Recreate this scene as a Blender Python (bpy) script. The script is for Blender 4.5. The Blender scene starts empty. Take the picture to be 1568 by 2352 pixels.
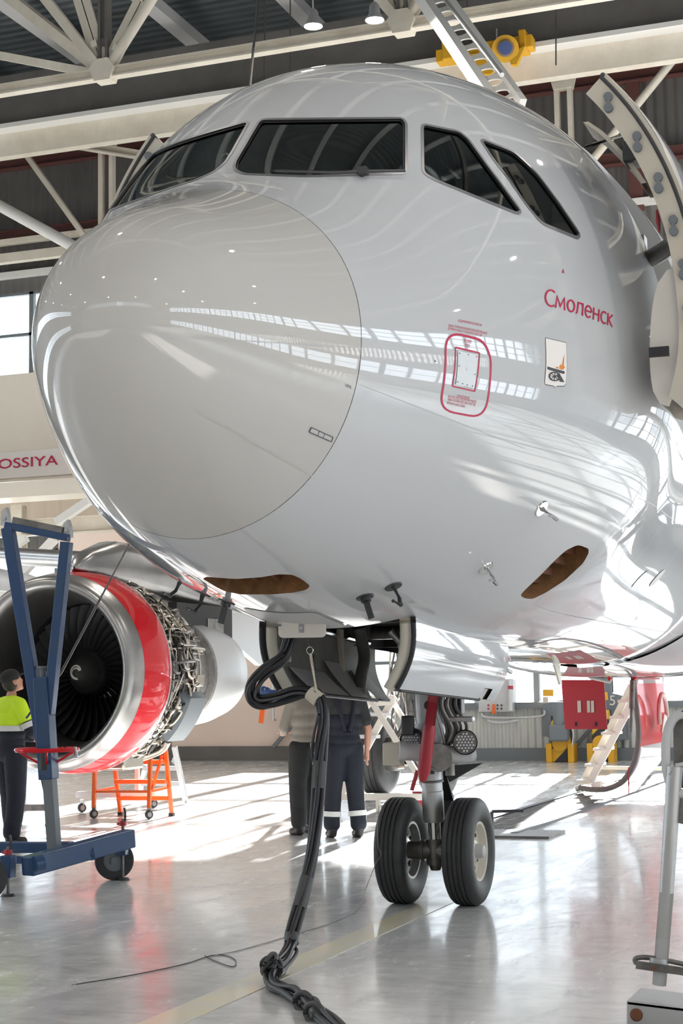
import bpy, bmesh, math, random
import numpy as np
from mathutils import Vector, Matrix, geometry
random.seed(7)
PI = math.pi
SC = bpy.context.scene
COL = SC.collection

# ------------------------------------------------------------------ camera
CAM = np.array([-6.429, -3.531, 1.540])
CR = np.array([[0.3453, -0.9384, -0.0158], [-0.0959, -0.0521, 0.9940], [0.9336, 0.3417, 0.1080]])
FPX = 3761.2
cam = bpy.data.cameras.new('camera'); cam_o = bpy.data.objects.new('camera', cam); COL.objects.link(cam_o)
cam.sensor_fit = 'VERTICAL'; cam.sensor_height = 36.0; cam.lens = FPX / 2352 * 36.0
cam.clip_start = 0.1; cam.clip_end = 400
rr, uu, ff = [Vector(r).normalized() for r in CR]
mw = Matrix((( rr[0], uu[0], -ff[0], CAM[0]), (rr[1], uu[1], -ff[1], CAM[1]), (rr[2], uu[2], -ff[2], CAM[2]), (0, 0, 0, 1)))
cam_o.matrix_world = mw
SC.camera = cam_o

# ------------------------------------------------------------------ world, sun, exposure
SC.view_settings.view_transform = 'Standard'; SC.view_settings.look = 'None'
SC.view_settings.exposure = -0.5; SC.view_settings.gamma = 1.0
SC.view_settings.use_curve_mapping = False
SC.cycles.use_denoising = True
SC.cycles.caustics_reflective = False; SC.cycles.caustics_refractive = False
SC.cycles.sample_clamp_indirect = 6.0; SC.cycles.max_bounces = 8
SC.cycles.diffuse_bounces = 4; SC.cycles.glossy_bounces = 4; SC.cycles.transparent_max_bounces = 8
world = bpy.data.worlds.new('world'); SC.world = world; world.use_nodes = True
bg = world.node_tree.nodes['Background']
bg.inputs[0].default_value = (0.90, 0.95, 1.0, 1); bg.inputs[1].default_value = 4.0
sun = bpy.data.lights.new('sun', 'SUN'); sun.energy = 110.0; sun.angle = 0.012; sun.color = (1.0, 0.95, 0.88)
sun_o = bpy.data.objects.new('sun', sun); COL.objects.link(sun_o)
SUN_EL = math.radians(13.5); sd = Vector((-0.992 * math.cos(SUN_EL), -0.125 * math.cos(SUN_EL), -math.sin(SUN_EL)))
sun_o.rotation_euler = sd.to_track_quat('-Z', 'Y').to_euler(); sun_o.location = (60, 8, 16)

def area(name, loc, aim, sx, sy, energy, color=(1, 1, 1)):
    l = bpy.data.lights.new(name, 'AREA'); l.shape = 'RECTANGLE'; l.size = sx; l.size_y = sy; l.energy = energy; l.color = color
    o = bpy.data.objects.new(name, l); COL.objects.link(o); o.location = loc
    o.rotation_euler = Vector(aim).to_track_quat('-Z', 'Z').to_euler()
    return o
# hangar inside: X -22..27.8, Y -30..30, Z 0..19
HX0, HX1, HY0, HY1, HZ = -22.0, 27.8, -30.0, 30.0, 16.0
DAY = (0.88, 0.94, 1.0)
# daylight through the window bands: one area light just outside each band
area('daylight_port_high', (3, HY0 - .7, 10.9), (0, 1, -0.0), 46, 2.6, 3000, DAY)
area('daylight_port_low', (3, HY0 - .7, 3.2), (0, 1, 0), 46, 2.4, 2200, DAY)
area('daylight_starboard_high', (3, HY1 + .7, 10.9), (0, -1, 0), 46, 2.6, 2200, DAY)
area('daylight_starboard_low', (3, HY1 + .7, 3.2), (0, -1, 0), 46, 2.4, 1500, DAY)
area('daylight_back_high', (HX1 + .9, 19, 10.4), (-1, 0, 0), 20, 2.2, 1000, DAY)
area('daylight_back_high_right', (HX1 + .9, -18, 10.4), (-1, 0, 0), 22, 2.2, 1000, DAY)
area('daylight_back_low', (HX1 + .9, -8, 3.2), (-1, 0, 0), 36, 4.4, 15000, (1.0, .98, .95))
area('daylight_back_left', (HX1 + .9, 20, 3), (-1, 0, 0), 7.4, 4.4, 3000, (1.0, .98, .95))
area('daylight_front_high', (HX0 - .7, 0, 10.9), (1, 0, 0), 50, 2.6, 1800, DAY)

# ------------------------------------------------------------------ materials
def nodes_of(m): return m.node_tree.nodes, m.node_tree.links
def mat(name, color, rough=0.5, metal=0.0, coat=0.0, noise=None, bump=None, emit=None, alpha=None, spec=None, aniso=None):
    m = bpy.data.materials.new(name); m.use_nodes = True
    n, l = nodes_of(m); b = n['Principled BSDF']
    b.inputs['Base Color'].default_value = (*color, 1); b.inputs['Roughness'].default_value = rough
    b.inputs['Metallic'].default_value = metal
    b.inputs['Coat Weight'].default_value = coat; b.inputs['Coat Roughness'].default_value = 0.03
    if spec is not None: b.inputs['Specular IOR Level'].default_value = spec
    if noise:
        scale, c2, amt = noise[:3]
        tc = n.new('ShaderNodeTexCoord'); tx = n.new('ShaderNodeTexNoise'); tx.inputs['Scale'].default_value = scale
        tx.inputs['Detail'].default_value = 6; tx.inputs['Roughness'].default_value = .65
        mp = n.new('ShaderNodeMapping')
        if len(noise) > 3: mp.inputs['Scale'].default_value = noise[3]
        l.new(tc.outputs['Object'], mp.inputs[0]); l.new(mp.outputs[0], tx.inputs['Vector'])
        rp = n.new('ShaderNodeValToRGB'); rp.color_ramp.elements[0].position = .35; rp.color_ramp.elements[1].position = .68
        rp.color_ramp.elements[0].color = (*color, 1); rp.color_ramp.elements[1].color = (*[color[i] * (1 - amt) + c2[i] * amt for i in range(3)], 1)
        l.new(tx.outputs['Fac'], rp.inputs[0]); l.new(rp.outputs[0], b.inputs['Base Color'])
    if bump:
        scale, strength, dist = bump[:3]
        tc = n.new('ShaderNodeTexCoord'); tx = n.new('ShaderNodeTexNoise'); tx.inputs['Scale'].default_value = scale; tx.inputs['Detail'].default_value = 4
        mp = n.new('ShaderNodeMapping')
        if len(bump) > 3: mp.inputs['Scale'].default_value = bump[3]
        l.new(tc.outputs['Object'], mp.inputs[0]); l.new(mp.outputs[0], tx.inputs['Vector'])
        bp = n.new('ShaderNodeBump'); bp.inputs['Strength'].default_value = strength; bp.inputs['Distance'].default_value = dist
        l.new(tx.outputs['Fac'], bp.inputs['Height']); l.new(bp.outputs[0], b.inputs['Normal'])
    if emit: 
        b.inputs['Emission Color'].default_value = (*emit[0], 1); b.inputs['Emission Strength'].default_value = emit[1]
    return m

M = {}
M['white_paint'] = mat('white_paint', (.59, .60, .62), .5, 0, 1.0, spec=.1)
M['radome_paint'] = mat('radome_paint', (.565, .55, .53), .5, 0, 1.0, spec=.1)
for k_ in ('white_paint', 'radome_paint'): b_ = M[k_].node_tree.nodes['Principled BSDF']; b_.inputs['Coat IOR'].default_value = 1.62; b_.inputs['Coat Roughness'].default_value = .02
M['belly_gap'] = mat('dark_gap', (.03, .03, .03), .7)
M['seal'] = mat('black_seal', (.02, .02, .022), .5)
M['frame_metal'] = mat('window_frame_metal', (.34, .34, .35), .35, .7)
M['silver'] = mat('silver_metal', (.46, .45, .44), .3, .95, 0, (3, (.32, .31, .30), .5))
M['alu'] = mat('dull_aluminium', (.55, .55, .55), .42, .8)
M['chrome'] = mat('chrome', (.8, .8, .8), .08, 1)
M['dark_metal'] = mat('dark_metal', (.07, .07, .075), .42, .6)
M['mid_metal'] = mat('mid_metal', (.26, .25, .24), .4, .7, 0, (8, (.10, .09, .08), .8))
M['pipe'] = mat('steel_pipe', (.55, .50, .43), .25, .95)
M['pipe_dark'] = mat('dark_pipe', (.10, .095, .09), .35, .5)
M['red_gloss'] = mat('red_gloss', (.62, .008, .018), .5, 0, .55, spec=.1)
M['red_paint'] = mat('red_paint', (.42, .03, .045), .4)
M['deep_red'] = mat('crimson_ink', (.52, .006, .065), .4)
M['blue_paint'] = mat('blue_paint', (.012, .055, .17), .38, .0, .2, (5, (.03, .07, .13), .6))
M['rubber'] = mat('rubber', (.022, .023, .025), .55, 0, 0, (6, (.06, .06, .058), .5))
M['cable'] = mat('black_cable', (.014, .014, .017), .38)
M['cable_dusty'] = mat('dusty_cable', (.06, .06, .065), .5)
M['cream'] = mat('cream_enamel', (.62, .57, .48), .4)
M['cream_light'] = mat('light_cream', (.74, .70, .64), .4)
M['beam'] = mat('beige_steel', (.80, .74, .63), .5, 0, 0, (1.5, (.55, .47, .37), .5))
M['beam_white'] = mat('white_steel', (.82, .80, .76), .5)
M['purlin'] = mat('grey_purlin', (.50, .49, .48), .55)
M['brown_girt'] = mat('brown_girt', (.12, .045, .038), .6)
M['girder_dark'] = mat('grey_girder', (.16, .15, .14), .5, 0, 0, (1.2, (.10, .09, .08), .6))
M['steel_grey'] = mat('steel_grey_paint', (.17, .19, .21), .5)
M['grey_paint'] = mat('grey_paint', (.34, .345, .35), .45)
M['light_grey'] = mat('light_grey_paint', (.55, .55, .56), .42)
M['primer'] = mat('brown_primer', (.30, .15, .065), .5, .2, 0, (9, (.10, .05, .02), .8))
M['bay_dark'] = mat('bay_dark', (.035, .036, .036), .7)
M['bay_grey'] = mat('bay_grey', (.22, .22, .21), .55, 0, 0, (5, (.12, .12, .115), .6))
M['yellow'] = mat('yellow_paint', (.75, .40, .02), .45)
M['black'] = mat('black_paint', (.012, .012, .012), .5)
M['blue_gloss'] = mat('blue_gloss', (.02, .06, .2), .2, 0, .6)
M['orange'] = mat('orange_paint', (.80, .13, .015), .4)
M['wood'] = mat('weathered_board', (.55, .46, .36), .6, 0, 0, (4, (.38, .31, .24), .6, (1, 1, .1)))
M['navy'] = mat('navy_cloth', (.012, .014, .024), .9, bump=(14, .5, .02))
M['dark_cloth'] = mat('dark_cloth', (.018, .019, .019), .9, bump=(14, .5, .02))
M['grey_shirt'] = mat('khaki_grey_cloth', (.25, .225, .19), .9, bump=(12, .5, .02))
M['black_tee'] = mat('charcoal_cloth', (.03, .03, .033), .9, bump=(14, .4, .02))
M['hivis'] = mat('hi_vis_yellow_cloth', (.55, .78, .02), .8, bump=(10, .5, .02))
M['reflect'] = mat('reflective_tape', (.6, .6, .58), .4)
M['skin'] = mat('skin', (.50, .25, .17), .5)
M['hair'] = mat('dark_hair', (.03, .025, .02), .7)
M['glove'] = mat('work_glove', (.62, .56, .45), .8)
M['boot'] = mat('boot_leather', (.015, .013, .013), .5)
M['lens'] = mat('lamp_glass', (.7, .7, .72), .1, .0, 1.0)
M['rust'] = mat('rust', (.16, .06, .03), .8)
M['banner'] = mat('banner_white', (.88, .83, .80), .6)
M['dockbeige'] = mat('beige_panel', (.84, .77, .67), .55, 0, 0, (.8, (.76, .69, .59), .5))
M['tan_door'] = mat('tan_door_panel', (.88, .72, .62), .6, 0, 0, (.7, (.80, .62, .51), .6))
M['ink'] = mat('dark_ink', (.05, .05, .055), .5)
M['plate'] = mat('bare_plate', (.62, .63, .64), .35, .3)
M['gold'] = mat('flame_orange', (.75, .25, .04), .5)
M['lamp_glow'] = mat('lamp_glow', (1, 1, 1), .5, emit=((1, .96, .9), 130))
M['interior'] = mat('cockpit_grey', (.10, .11, .11), .7)
M['seat_cloth'] = mat('seat_cover', (.16, .17, .18), .8)

# glass with a strong grey-green tint
def glass(name, tint, rough=0.02, fac=.82):
    m = bpy.data.materials.new(name); m.use_nodes = True; n, l = nodes_of(m); n.clear()
    o = n.new('ShaderNodeOutputMaterial'); mx = n.new('ShaderNodeMixShader'); t = n.new('ShaderNodeBsdfTransparent'); g = n.new('ShaderNodeBsdfGlossy')
    t.inputs[0].default_value = (*tint, 1); g.inputs['Roughness'].default_value = rough; g.inputs[0].default_value = (.9, .93, .92, 1)
    fr = n.new('ShaderNodeFresnel'); fr.inputs[0].default_value = 1.6
    l.new(fr.outputs[0], mx.inputs[0]); l.new(t.outputs[0], mx.inputs[1]); l.new(g.outputs[0], mx.inputs[2]); l.new(mx.outputs[0], o.inputs[0])
    return m
M['cockpit_glass'] = glass('cockpit_glass', (.40, .46, .44))
M['pane'] = glass('window_pane', (.93, .96, .98), .1)

# polished concrete floor: cloudy grey, glossy sealer with scuffs
def floor_mat():
    m = mat('polished_concrete', (.3, .3, .3), .2); n, l = nodes_of(m); b = n['Principled BSDF']
    tc = n.new('ShaderNodeTexCoord')
    def noise(scale, det, sc3=(1, 1, 1), rough=.6, dist=0):
        mp = n.new('ShaderNodeMapping'); mp.inputs['Scale'].default_value = sc3; l.new(tc.outputs['Object'], mp.inputs[0])
        t = n.new('ShaderNodeTexNoise'); t.inputs['Scale'].default_value = scale; t.inputs['Detail'].default_value = det
        t.inputs['Roughness'].default_value = rough; t.inputs['Distortion'].default_value = dist
        l.new(mp.outputs[0], t.inputs['Vector']); return t
    def ramp(src, p0, c0, p1, c1):
        r = n.new('ShaderNodeValToRGB'); r.color_ramp.elements[0].position = p0; r.color_ramp.elements[0].color = (*c0, 1)
        r.color_ramp.elements[1].position = p1; r.color_ramp.elements[1].color = (*c1, 1); l.new(src.outputs['Fac'], r.inputs[0]); return r
    a = noise(.7, 8, (1, 1, 1), .7, 1.2); r1 = ramp(a, .32, (.68, .68, .68), .7, (.86, .86, .86))
    c = noise(9, 6, (1, .35, 1), .7, .6); r2 = ramp(c, .35, (.6, .6, .6), .66, (1, 1, 1))
    mx = n.new('ShaderNodeMix'); mx.data_type = 'RGBA'; mx.blend_type = 'MULTIPLY'; mx.inputs['Factor'].default_value = .55
    l.new(r1.outputs[0], mx.inputs['A']); l.new(r2.outputs[0], mx.inputs['B']); l.new(mx.outputs['Result'], b.inputs['Base Color'])
    d = noise(2.2, 10, (.45, 1.5, 1), .75, 1.0); rr_ = ramp(d, .35, (.11, .11, .11), .7, (.34, .34, .34)); l.new(rr_.outputs[0], b.inputs['Roughness'])
    b.inputs['Specular IOR Level'].default_value = .6; b.inputs['Coat Weight'].default_value = .25; b.inputs['Coat Roughness'].default_value = .08
    e = noise(1.6, 5, (1, 1, 1), .55); bp = n.new('ShaderNodeBump'); bp.inputs['Strength'].default_value = .11; bp.inputs['Distance'].default_value = .02
    l.new(e.outputs['Fac'], bp.inputs['Height']); l.new(bp.outputs[0], b.inputs['Normal']); l.new(bp.outputs[0], b.inputs['Coat Normal'])
    return m
M['floor'] = floor_mat()
def painted_line():
    m = mat('worn_yellow_line', (.6, .5, .25), .25, 0, .3); n, l = nodes_of(m); b = n['Principled BSDF']
    tc = n.new('ShaderNodeTexCoord'); t = n.new('ShaderNodeTexNoise'); t.inputs['Scale'].default_value = 5; t.inputs['Detail'].default_value = 8
    l.new(tc.outputs['Object'], t.inputs['Vector']); r = n.new('ShaderNodeValToRGB'); r.color_ramp.elements[0].position = .35; r.color_ramp.elements[0].color = (.86, .80, .56, 1)
    r.color_ramp.elements[1].position = .75; r.color_ramp.elements[1].color = (.80, .79, .72, 1); l.new(t.outputs['Fac'], r.inputs[0]); l.new(r.outputs[0], b.inputs['Base Color'])
    return m
M['line'] = painted_line()
def corrugated(name, c1, c2, axis, per=.22, bumpd=.04):
    m = mat(name, c1, .5); n, l = nodes_of(m); b = n['Principled BSDF']
    tc = n.new('ShaderNodeTexCoord'); w = n.new('ShaderNodeTexWave'); w.wave_type = 'BANDS'; w.bands_direction = axis
    w.inputs['Scale'].default_value = 1 / per * .314 ; w.inputs['Distortion'].default_value = 0
    l.new(tc.outputs['Object'], w.inputs['Vector'])
    bp = n.new('ShaderNodeBump'); bp.inputs['Strength'].default_value = 1.0; bp.inputs['Distance'].default_value = bumpd
    l.new(w.outputs['Fac'], bp.inputs['Height']); l.new(bp.outputs[0], b.inputs['Normal'])
    t = n.new('ShaderNodeTexNoise'); t.inputs['Scale'].default_value = .5; t.inputs['Detail'].default_value = 5; l.new(tc.outputs['Object'], t.inputs['Vector'])
    r = n.new('ShaderNodeValToRGB'); r.color_ramp.elements[0].position = .3; r.color_ramp.elements[1].position = .7
    r.color_ramp.elements[0].color = (*c1, 1); r.color_ramp.elements[1].color = (*c2, 1); l.new(t.outputs['Fac'], r.inputs[0]); l.new(r.outputs[0], b.inputs['Base Color'])
    return m
M['wall_dark'] = corrugated('corrugated_wall_dark', (.15, .14, .13), (.11, .105, .10), 'Y')
M['wall_side'] = corrugated('corrugated_wall_side', (.42, .41, .40), (.36, .35, .34), 'X')
M['wall_low'] = corrugated('corrugated_wall_grey', (.74, .74, .70), (.60, .60, .57), 'Y', .16)
M['roof'] = corrugated('corrugated_roof', (.09, .10, .11), (.06, .07, .075), 'X', .3)
def stripes(name):
    m = mat(name, (.7, .42, .03), .5); n, l = nodes_of(m); b = n['Principled BSDF']
    tc = n.new('ShaderNodeTexCoord'); w = n.new('ShaderNodeTexWave'); w.wave_type = 'BANDS'; w.bands_direction = 'DIAGONAL'
    w.inputs['Scale'].default_value = 1.1; l.new(tc.outputs['Object'], w.inputs['Vector'])
    r = n.new('ShaderNodeValToRGB'); r.color_ramp.interpolation = 'CONSTANT'; r.color_ramp.elements[0].color = (.03, .03, .035, 1)
    r.color_ramp.elements[1].position = .5; r.color_ramp.elements[1].color = (.72, .42, .03, 1); l.new(w.outputs['Fac'], r.inputs[0]); l.new(r.outputs[0], b.inputs['Base Color'])
    return m
M['stripes'] = stripes('hazard_stripes')

# ------------------------------------------------------------------ mesh helpers
def tag(o, label=None, cat=None, group=None, kind=None):
    if label: o['label'] = label
    if cat: o['category'] = cat
    if group: o['group'] = group
    if kind: o['kind'] = kind
    return o
def thing(name, label, cat, loc=(0, 0, 0), group=None, parent=None):
    o = bpy.data.objects.new(name, None); COL.objects.link(o); o.location = loc; o.empty_display_size = .2
    if parent is not None: o.parent = parent
    return tag(o, label, cat, group)
def wloc(o):
    v = Vector((0, 0, 0))
    while o is not None: v += o.location; o = o.parent
    return v
def frame_of(d):
    d = Vector(d).normalized(); a = Vector((0, 0, 1)) if abs(d.z) < .95 else Vector((1, 0, 0))
    x = d.cross(a).normalized(); y = x.cross(d).normalized(); return x, y, d
class MB:
    def __init__(s): s.v = []; s.f = []; s.mi = []; s.m = 0
    def add(s, vs, fs):
        b = len(s.v); s.v += [tuple(p) for p in vs]; s.f += [tuple(b + i for i in f) for f in fs]; s.mi += [s.m] * len(fs); return s
    def box(s, c, size, rot=None):
        x, y, z = [a / 2 for a in size]; P = [Vector(p) for p in ((-x, -y, -z), (x, -y, -z), (x, y, -z), (-x, y, -z), (-x, -y, z), (x, -y, z), (x, y, z), (-x, y, z))]
        if rot is not None: P = [rot @ p for p in P]
        c = Vector(c); return s.add([c + p for p in P], [(0, 3, 2, 1), (4, 5, 6, 7), (0, 1, 5, 4), (1, 2, 6, 5), (2, 3, 7, 6), (3, 0, 4, 7)])
    def bbox(s, a, b): return s.box([(a[i] + b[i]) / 2 for i in range(3)], [abs(b[i] - a[i]) for i in range(3)])
    def beam(s, p0, p1, w, h, up=(0, 0, 1), cham=0):
        p0, p1 = Vector(p0), Vector(p1); d = (p1 - p0).normalized(); up = Vector(up)
        if abs(d.dot(up)) > .97: up = Vector((1, 0, 0))
        x = d.cross(up).normalized(); y = x.cross(d).normalized(); q = []
        prof = [(-w / 2, -h / 2), (w / 2, -h / 2), (w / 2, h / 2), (-w / 2, h / 2)]
        for p in (p0, p1): q += [p + x * a + y * b for a, b in prof]
        return s.add(q, [(0, 1, 2, 3)[::-1], (4, 5, 6, 7), (0, 1, 5, 4), (1, 2, 6, 5), (2, 3, 7, 6), (3, 0, 4, 7)])
    def ibeam(s, p0, p1, w, h, t=.02, up=(0, 0, 1)):
        p0, p1 = Vector(p0), Vector(p1); d = (p1 - p0).normalized(); up = Vector(up)
        if abs(d.dot(up)) > .97: up = Vector((1, 0, 0))
        x = d.cross(up).normalized(); y = x.cross(d).normalized()
        s.beam(p0 + y * (h / 2 - t / 2), p1 + y * (h / 2 - t / 2), w, t, up); s.beam(p0 - y * (h / 2 - t / 2), p1 - y * (h / 2 - t / 2), w, t, up)
        return s.beam(p0, p1, t, h - 2 * t, up)
    def cyl(s, p0, p1, r0, r1=None, seg=20, caps=True):
        r1 = r0 if r1 is None else r1; p0, p1 = Vector(p0), Vector(p1); x, y, d = frame_of(p1 - p0); q = []
        for p, r in ((p0, r0), (p1, r1)): q += [p + (x * math.cos(2 * PI * i / seg) + y * math.sin(2 * PI * i / seg)) * r for i in range(seg)]
        f = [(i, (i + 1) % seg, seg + (i + 1) % seg, seg + i) for i in range(seg)]
        if caps: f += [tuple(range(seg))[::-1], tuple(range(seg, 2 * seg))]
        return s.add(q, f)
    def tube(s, pts, r, seg=10, closed=False, rs=None):
        P = [Vector(p) for p in pts]; n = len(P); q = []; x = None
        for i in range(n):
            a = P[i - 1] if (i > 0 or closed) else P[0]; b = P[(i + 1) % n] if (i < n - 1 or closed) else P[-1]
            d = (b - a).normalized() if (b - a).length > 1e-9 else Vector((0, 0, 1))
            if x is None: x, y, _ = frame_of(d)
            else:
                x = (x - d * x.dot(d)); x = x.normalized() if x.length > 1e-6 else frame_of(d)[0]; y = d.cross(x)
            rad = rs[i] if rs else r
            q += [P[i] + (x * math.cos(2 * PI * k / seg) + y * math.sin(2 * PI * k / seg)) * rad for k in range(seg)]
        f = []
        for i in range(n if closed else n - 1):
            j = (i + 1) % n; f += [(i * seg + k, i * seg + (k + 1) % seg, j * seg + (k + 1) % seg, j * seg + k) for k in range(seg)]
        if not closed: f += [tuple(range(seg))[::-1], tuple(range((n - 1) * seg, n * seg))]
        return s.add(q, f)
    def lathe(s, prof, o, d, seg=48, a0=0, a1=2 * PI, up=None):
        # prof: list of (along, radius)
        o = Vector(o); x, y, d = frame_of(d); q = []; full = abs(a1 - a0 - 2 * PI) < 1e-6; m = seg if full else seg + 1
        for (t, r) in prof: q += [o + d * t + (x * math.cos(a0 + (a1 - a0) * k / seg) + y * math.sin(a0 + (a1 - a0) * k / seg)) * r for k in range(m)]
        f = []
        for i in range(len(prof) - 1):
            for k in range(seg): k2 = (k + 1) % m; f.append((i * m + k, i * m + k2, (i + 1) * m + k2, (i + 1) * m + k))
        return s.add(q, f)
    def sphere(s, c, r, seg=16, ring=10, sc=(1, 1, 1)):
        c = Vector(c); q = []; f = []
        for i in range(ring + 1):
            t = PI * i / ring
            for k in range(seg): a = 2 * PI * k / seg; q.append(c + Vector((math.sin(t) * math.cos(a) * r * sc[0], math.sin(t) * math.sin(a) * r * sc[1], math.cos(t) * r * sc[2])))
        for i in range(ring):
            for k in range(seg): k2 = (k + 1) % seg; f.append((i * seg + k, (i + 1) * seg + k, (i + 1) * seg + k2, i * seg + k2))
        return s.add(q, f)
    def prism(s, poly, nrm, depth):
        nrm = Vector(nrm).normalized(); n = len(poly); A = [Vector(p) for p in poly]; B = [p + nrm * depth for p in A]
        return s.add(A + B, [tuple(range(n))[::-1], tuple(range(n, 2 * n))] + [(i, (i + 1) % n, n + (i + 1) % n, n + i) for i in range(n)])
    def grid(s, rows):
        n = len(rows[0]); q = [p for r in rows for p in r]
        return s.add(q, [(i * n + j, i * n + j + 1, (i + 1) * n + j + 1, (i + 1) * n + j) for i in range(len(rows) - 1) for j in range(n - 1)])
    def build(s, name, mats, parent=None, smooth=35, bevel=0, loc=None, recalc=True):
        me = bpy.data.meshes.new(name); off = wloc(parent) if parent is not None else (Vector(loc) if loc is not None else Vector((0, 0, 0)))
        me.from_pydata([Vector(p) - off for p in s.v], [], s.f)
        if isinstance(mats, str): mats = [mats]
        for mm in mats: me.materials.append(M[mm])
        if len(mats) > 1: me.polygons.foreach_set('material_index', s.mi)
        if recalc:
            bm = bmesh.new(); bm.from_mesh(me); bmesh.ops.remove_doubles(bm, verts=bm.verts, dist=1e-5); bmesh.ops.recalc_face_normals(bm, faces=bm.faces); bm.to_mesh(me); bm.free()
        if smooth:
            me.polygons.foreach_set('use_smooth', [True] * len(me.polygons)); me.set_sharp_from_angle(angle=math.radians(smooth))
        me.update(); o = bpy.data.objects.new(name, me); COL.objects.link(o)
        if parent is not None: o.parent = parent
        elif loc is not None: o.location = loc
        if bevel:
            bv = o.modifiers.new('bevel', 'BEVEL'); bv.width = bevel; bv.segments = 2; bv.limit_method = 'ANGLE'; bv.angle_limit = math.radians(40)
        return o
def copy_tree(o, parent=None, dloc=None):
    c = o.copy(); COL.objects.link(c); c.parent = parent
    for ch in list(o.children): copy_tree(ch, c)
    return c
def struct(mb, name, m, smooth=0): return tag(mb.build(name, m, None, smooth), kind='structure')
# a pixel of the photograph's frame (1568 x 2352) met with a plane axis = val of the hangar
def px(x, y, axis, val):
    d = CR.T @ np.array([(x - 784) / FPX, -(y - 1176) / FPX, 1.0]); t = (val - CAM[axis]) / d[axis]; p = CAM + t * d
    return Vector(p)
def bez(P, n=24):
    # Catmull-Rom through points
    P = [Vector(p) for p in P]; Q = [P[0]] + P + [P[-1]]; out = []
    for i in range(1, len(Q) - 2):
        for k in range(n):
            t = k / n; a, b, c, d = Q[i - 1], Q[i], Q[i + 1], Q[i + 2]
            out.append(.5 * ((2 * b) + (c - a) * t + (2 * a - 5 * b + 4 * c - d) * t * t + (3 * b - 3 * c + d - a) * t ** 3))
    out.append(P[-1]); return out
def text_verts(body, size=1.0, bold=0.0, maxlen=.12):
    cu = bpy.data.curves.new('t', 'FONT'); cu.body = body; cu.size = size; cu.offset = bold; cu.resolution_u = 4
    o = bpy.data.objects.new('t', cu); COL.objects.link(o); dg = bpy.context.evaluated_depsgraph_get(); dg.update()
    me = bpy.data.meshes.new_from_object(o.evaluated_get(dg)); bm = bmesh.new(); bm.from_mesh(me); bmesh.ops.triangulate(bm, faces=bm.faces)
    if len(body) < 9:
        for _ in range(2): bmesh.ops.subdivide_edges(bm, edges=bm.edges[:], cuts=1, use_grid_fill=True)
    bm.to_mesh(me); bm.free(); vs = [tuple(v.co) for v in me.vertices]; fs = [tuple(p.vertices) for p in me.polygons]
    COL.objects.unlink(o); bpy.data.objects.remove(o); bpy.data.meshes.remove(me); return vs, fs
def flat_text(body, origin, right, up, height, name, m, parent=None, depth=.003, bold=0.0, width=None):
    vs, fs = text_verts(body, 1.0, bold); a = np.array(vs); x0, y0 = a[:, 0].min(), a[:, 1].min(); x1, y1 = a[:, 0].max(), a[:, 1].max()
    k = height / (y1 - y0); kx = (width / (x1 - x0)) if width else k; o = Vector(origin); r = Vector(right).normalized(); u = Vector(up).normalized(); n_ = r.cross(u)
    mb = MB(); mb.add([o + r * ((v[0] - x0) * kx) + u * ((v[1] - y0) * k) + n_ * depth for v in vs], fs)
    return mb.build(name, m, parent, 0, recalc=False)
# ================================================================== AIRLINER
# fuselage lines: s = metres aft of the nose tip; X aft, Y starboard, Z up
F_S = np.array([0, .06, .2, .45, .85, 1.4, 2.0, 2.7, 3.5, 4.6, 6.2, 12., 22., 28., 33.5])
F_ZT = np.array([-0.563, -0.355, -0.169, 0.014, 0.190, 0.462, 1.051, 1.540, 1.828, 2.017, 2.070, 2.070, 2.070, 2.000, 1.750])
F_ZB = np.array([-0.563, -0.799, -0.988, -1.198, -1.426, -1.623, -1.757, -1.875, -1.964, -2.031, -2.070, -2.070, -2.070, -0.600, 0.950])
F_W = np.array([0.000, 0.241, 0.402, 0.588, 0.794, 1.054, 1.321, 1.570, 1.790, 1.975, 1.975, 1.975, 1.975, 1.500, 0.350])
F_ZM = np.array([-0.563, -0.564, -0.565, -0.565, -0.559, -0.540, -0.507, -0.452, -0.371, -0.233, 0.000, 0.000, 0.000, 0.500, 1.350])
F_NU = np.array([2.000, 2.005, 2.018, 2.041, 2.077, 2.127, 2.136, 2.136, 2.115, 2.068, 2.000, 2.000, 2.000, 2.000, 2.000])
F_NL = np.array([2.000, 1.998, 1.992, 1.982, 1.966, 1.944, 1.940, 1.940, 1.949, 1.970, 2.000, 2.000, 2.000, 2.000, 2.000])
ZC = 3.8292; SR = 1.0745
U = np.sqrt(F_S); UG = np.linspace(0, 6.0, 3001)
def pchip(x, y, xs):
    h = np.diff(x); d = np.diff(y) / h; n = len(x); m = np.zeros(n)
    for i in range(1, n - 1):
        if d[i - 1] * d[i] > 0:
            w1 = 2 * h[i] + h[i - 1]; w2 = h[i] + 2 * h[i - 1]; m[i] = (w1 + w2) / (w1 / d[i - 1] + w2 / d[i])
    m[0] = ((2 * h[0] + h[1]) * d[0] - h[0] * d[1]) / (h[0] + h[1])
    i = np.clip(np.searchsorted(x, xs) - 1, 0, n - 2); t = np.clip((xs - x[i]) / h[i], 0, 1)
    return (y[i] * (1 + 2 * t) * (1 - t) ** 2 + m[i] * h[i] * t * (1 - t) ** 2 + y[i + 1] * t * t * (3 - 2 * t) + m[i + 1] * h[i] * t * t * (t - 1))
def smooth_table(vals, sig=.055):
    y = pchip(U, np.array(vals), UG); du = UG[1] - UG[0]; k = int(4 * sig / du); g = np.exp(-.5 * (np.arange(-k, k + 1) * du / sig) ** 2); g /= g.sum()
    lo = 2 * y[0] - y[k:0:-1]; hi = np.full(k, y[-1]); return np.convolve(np.concatenate([lo, y, hi]), g, 'valid')
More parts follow.
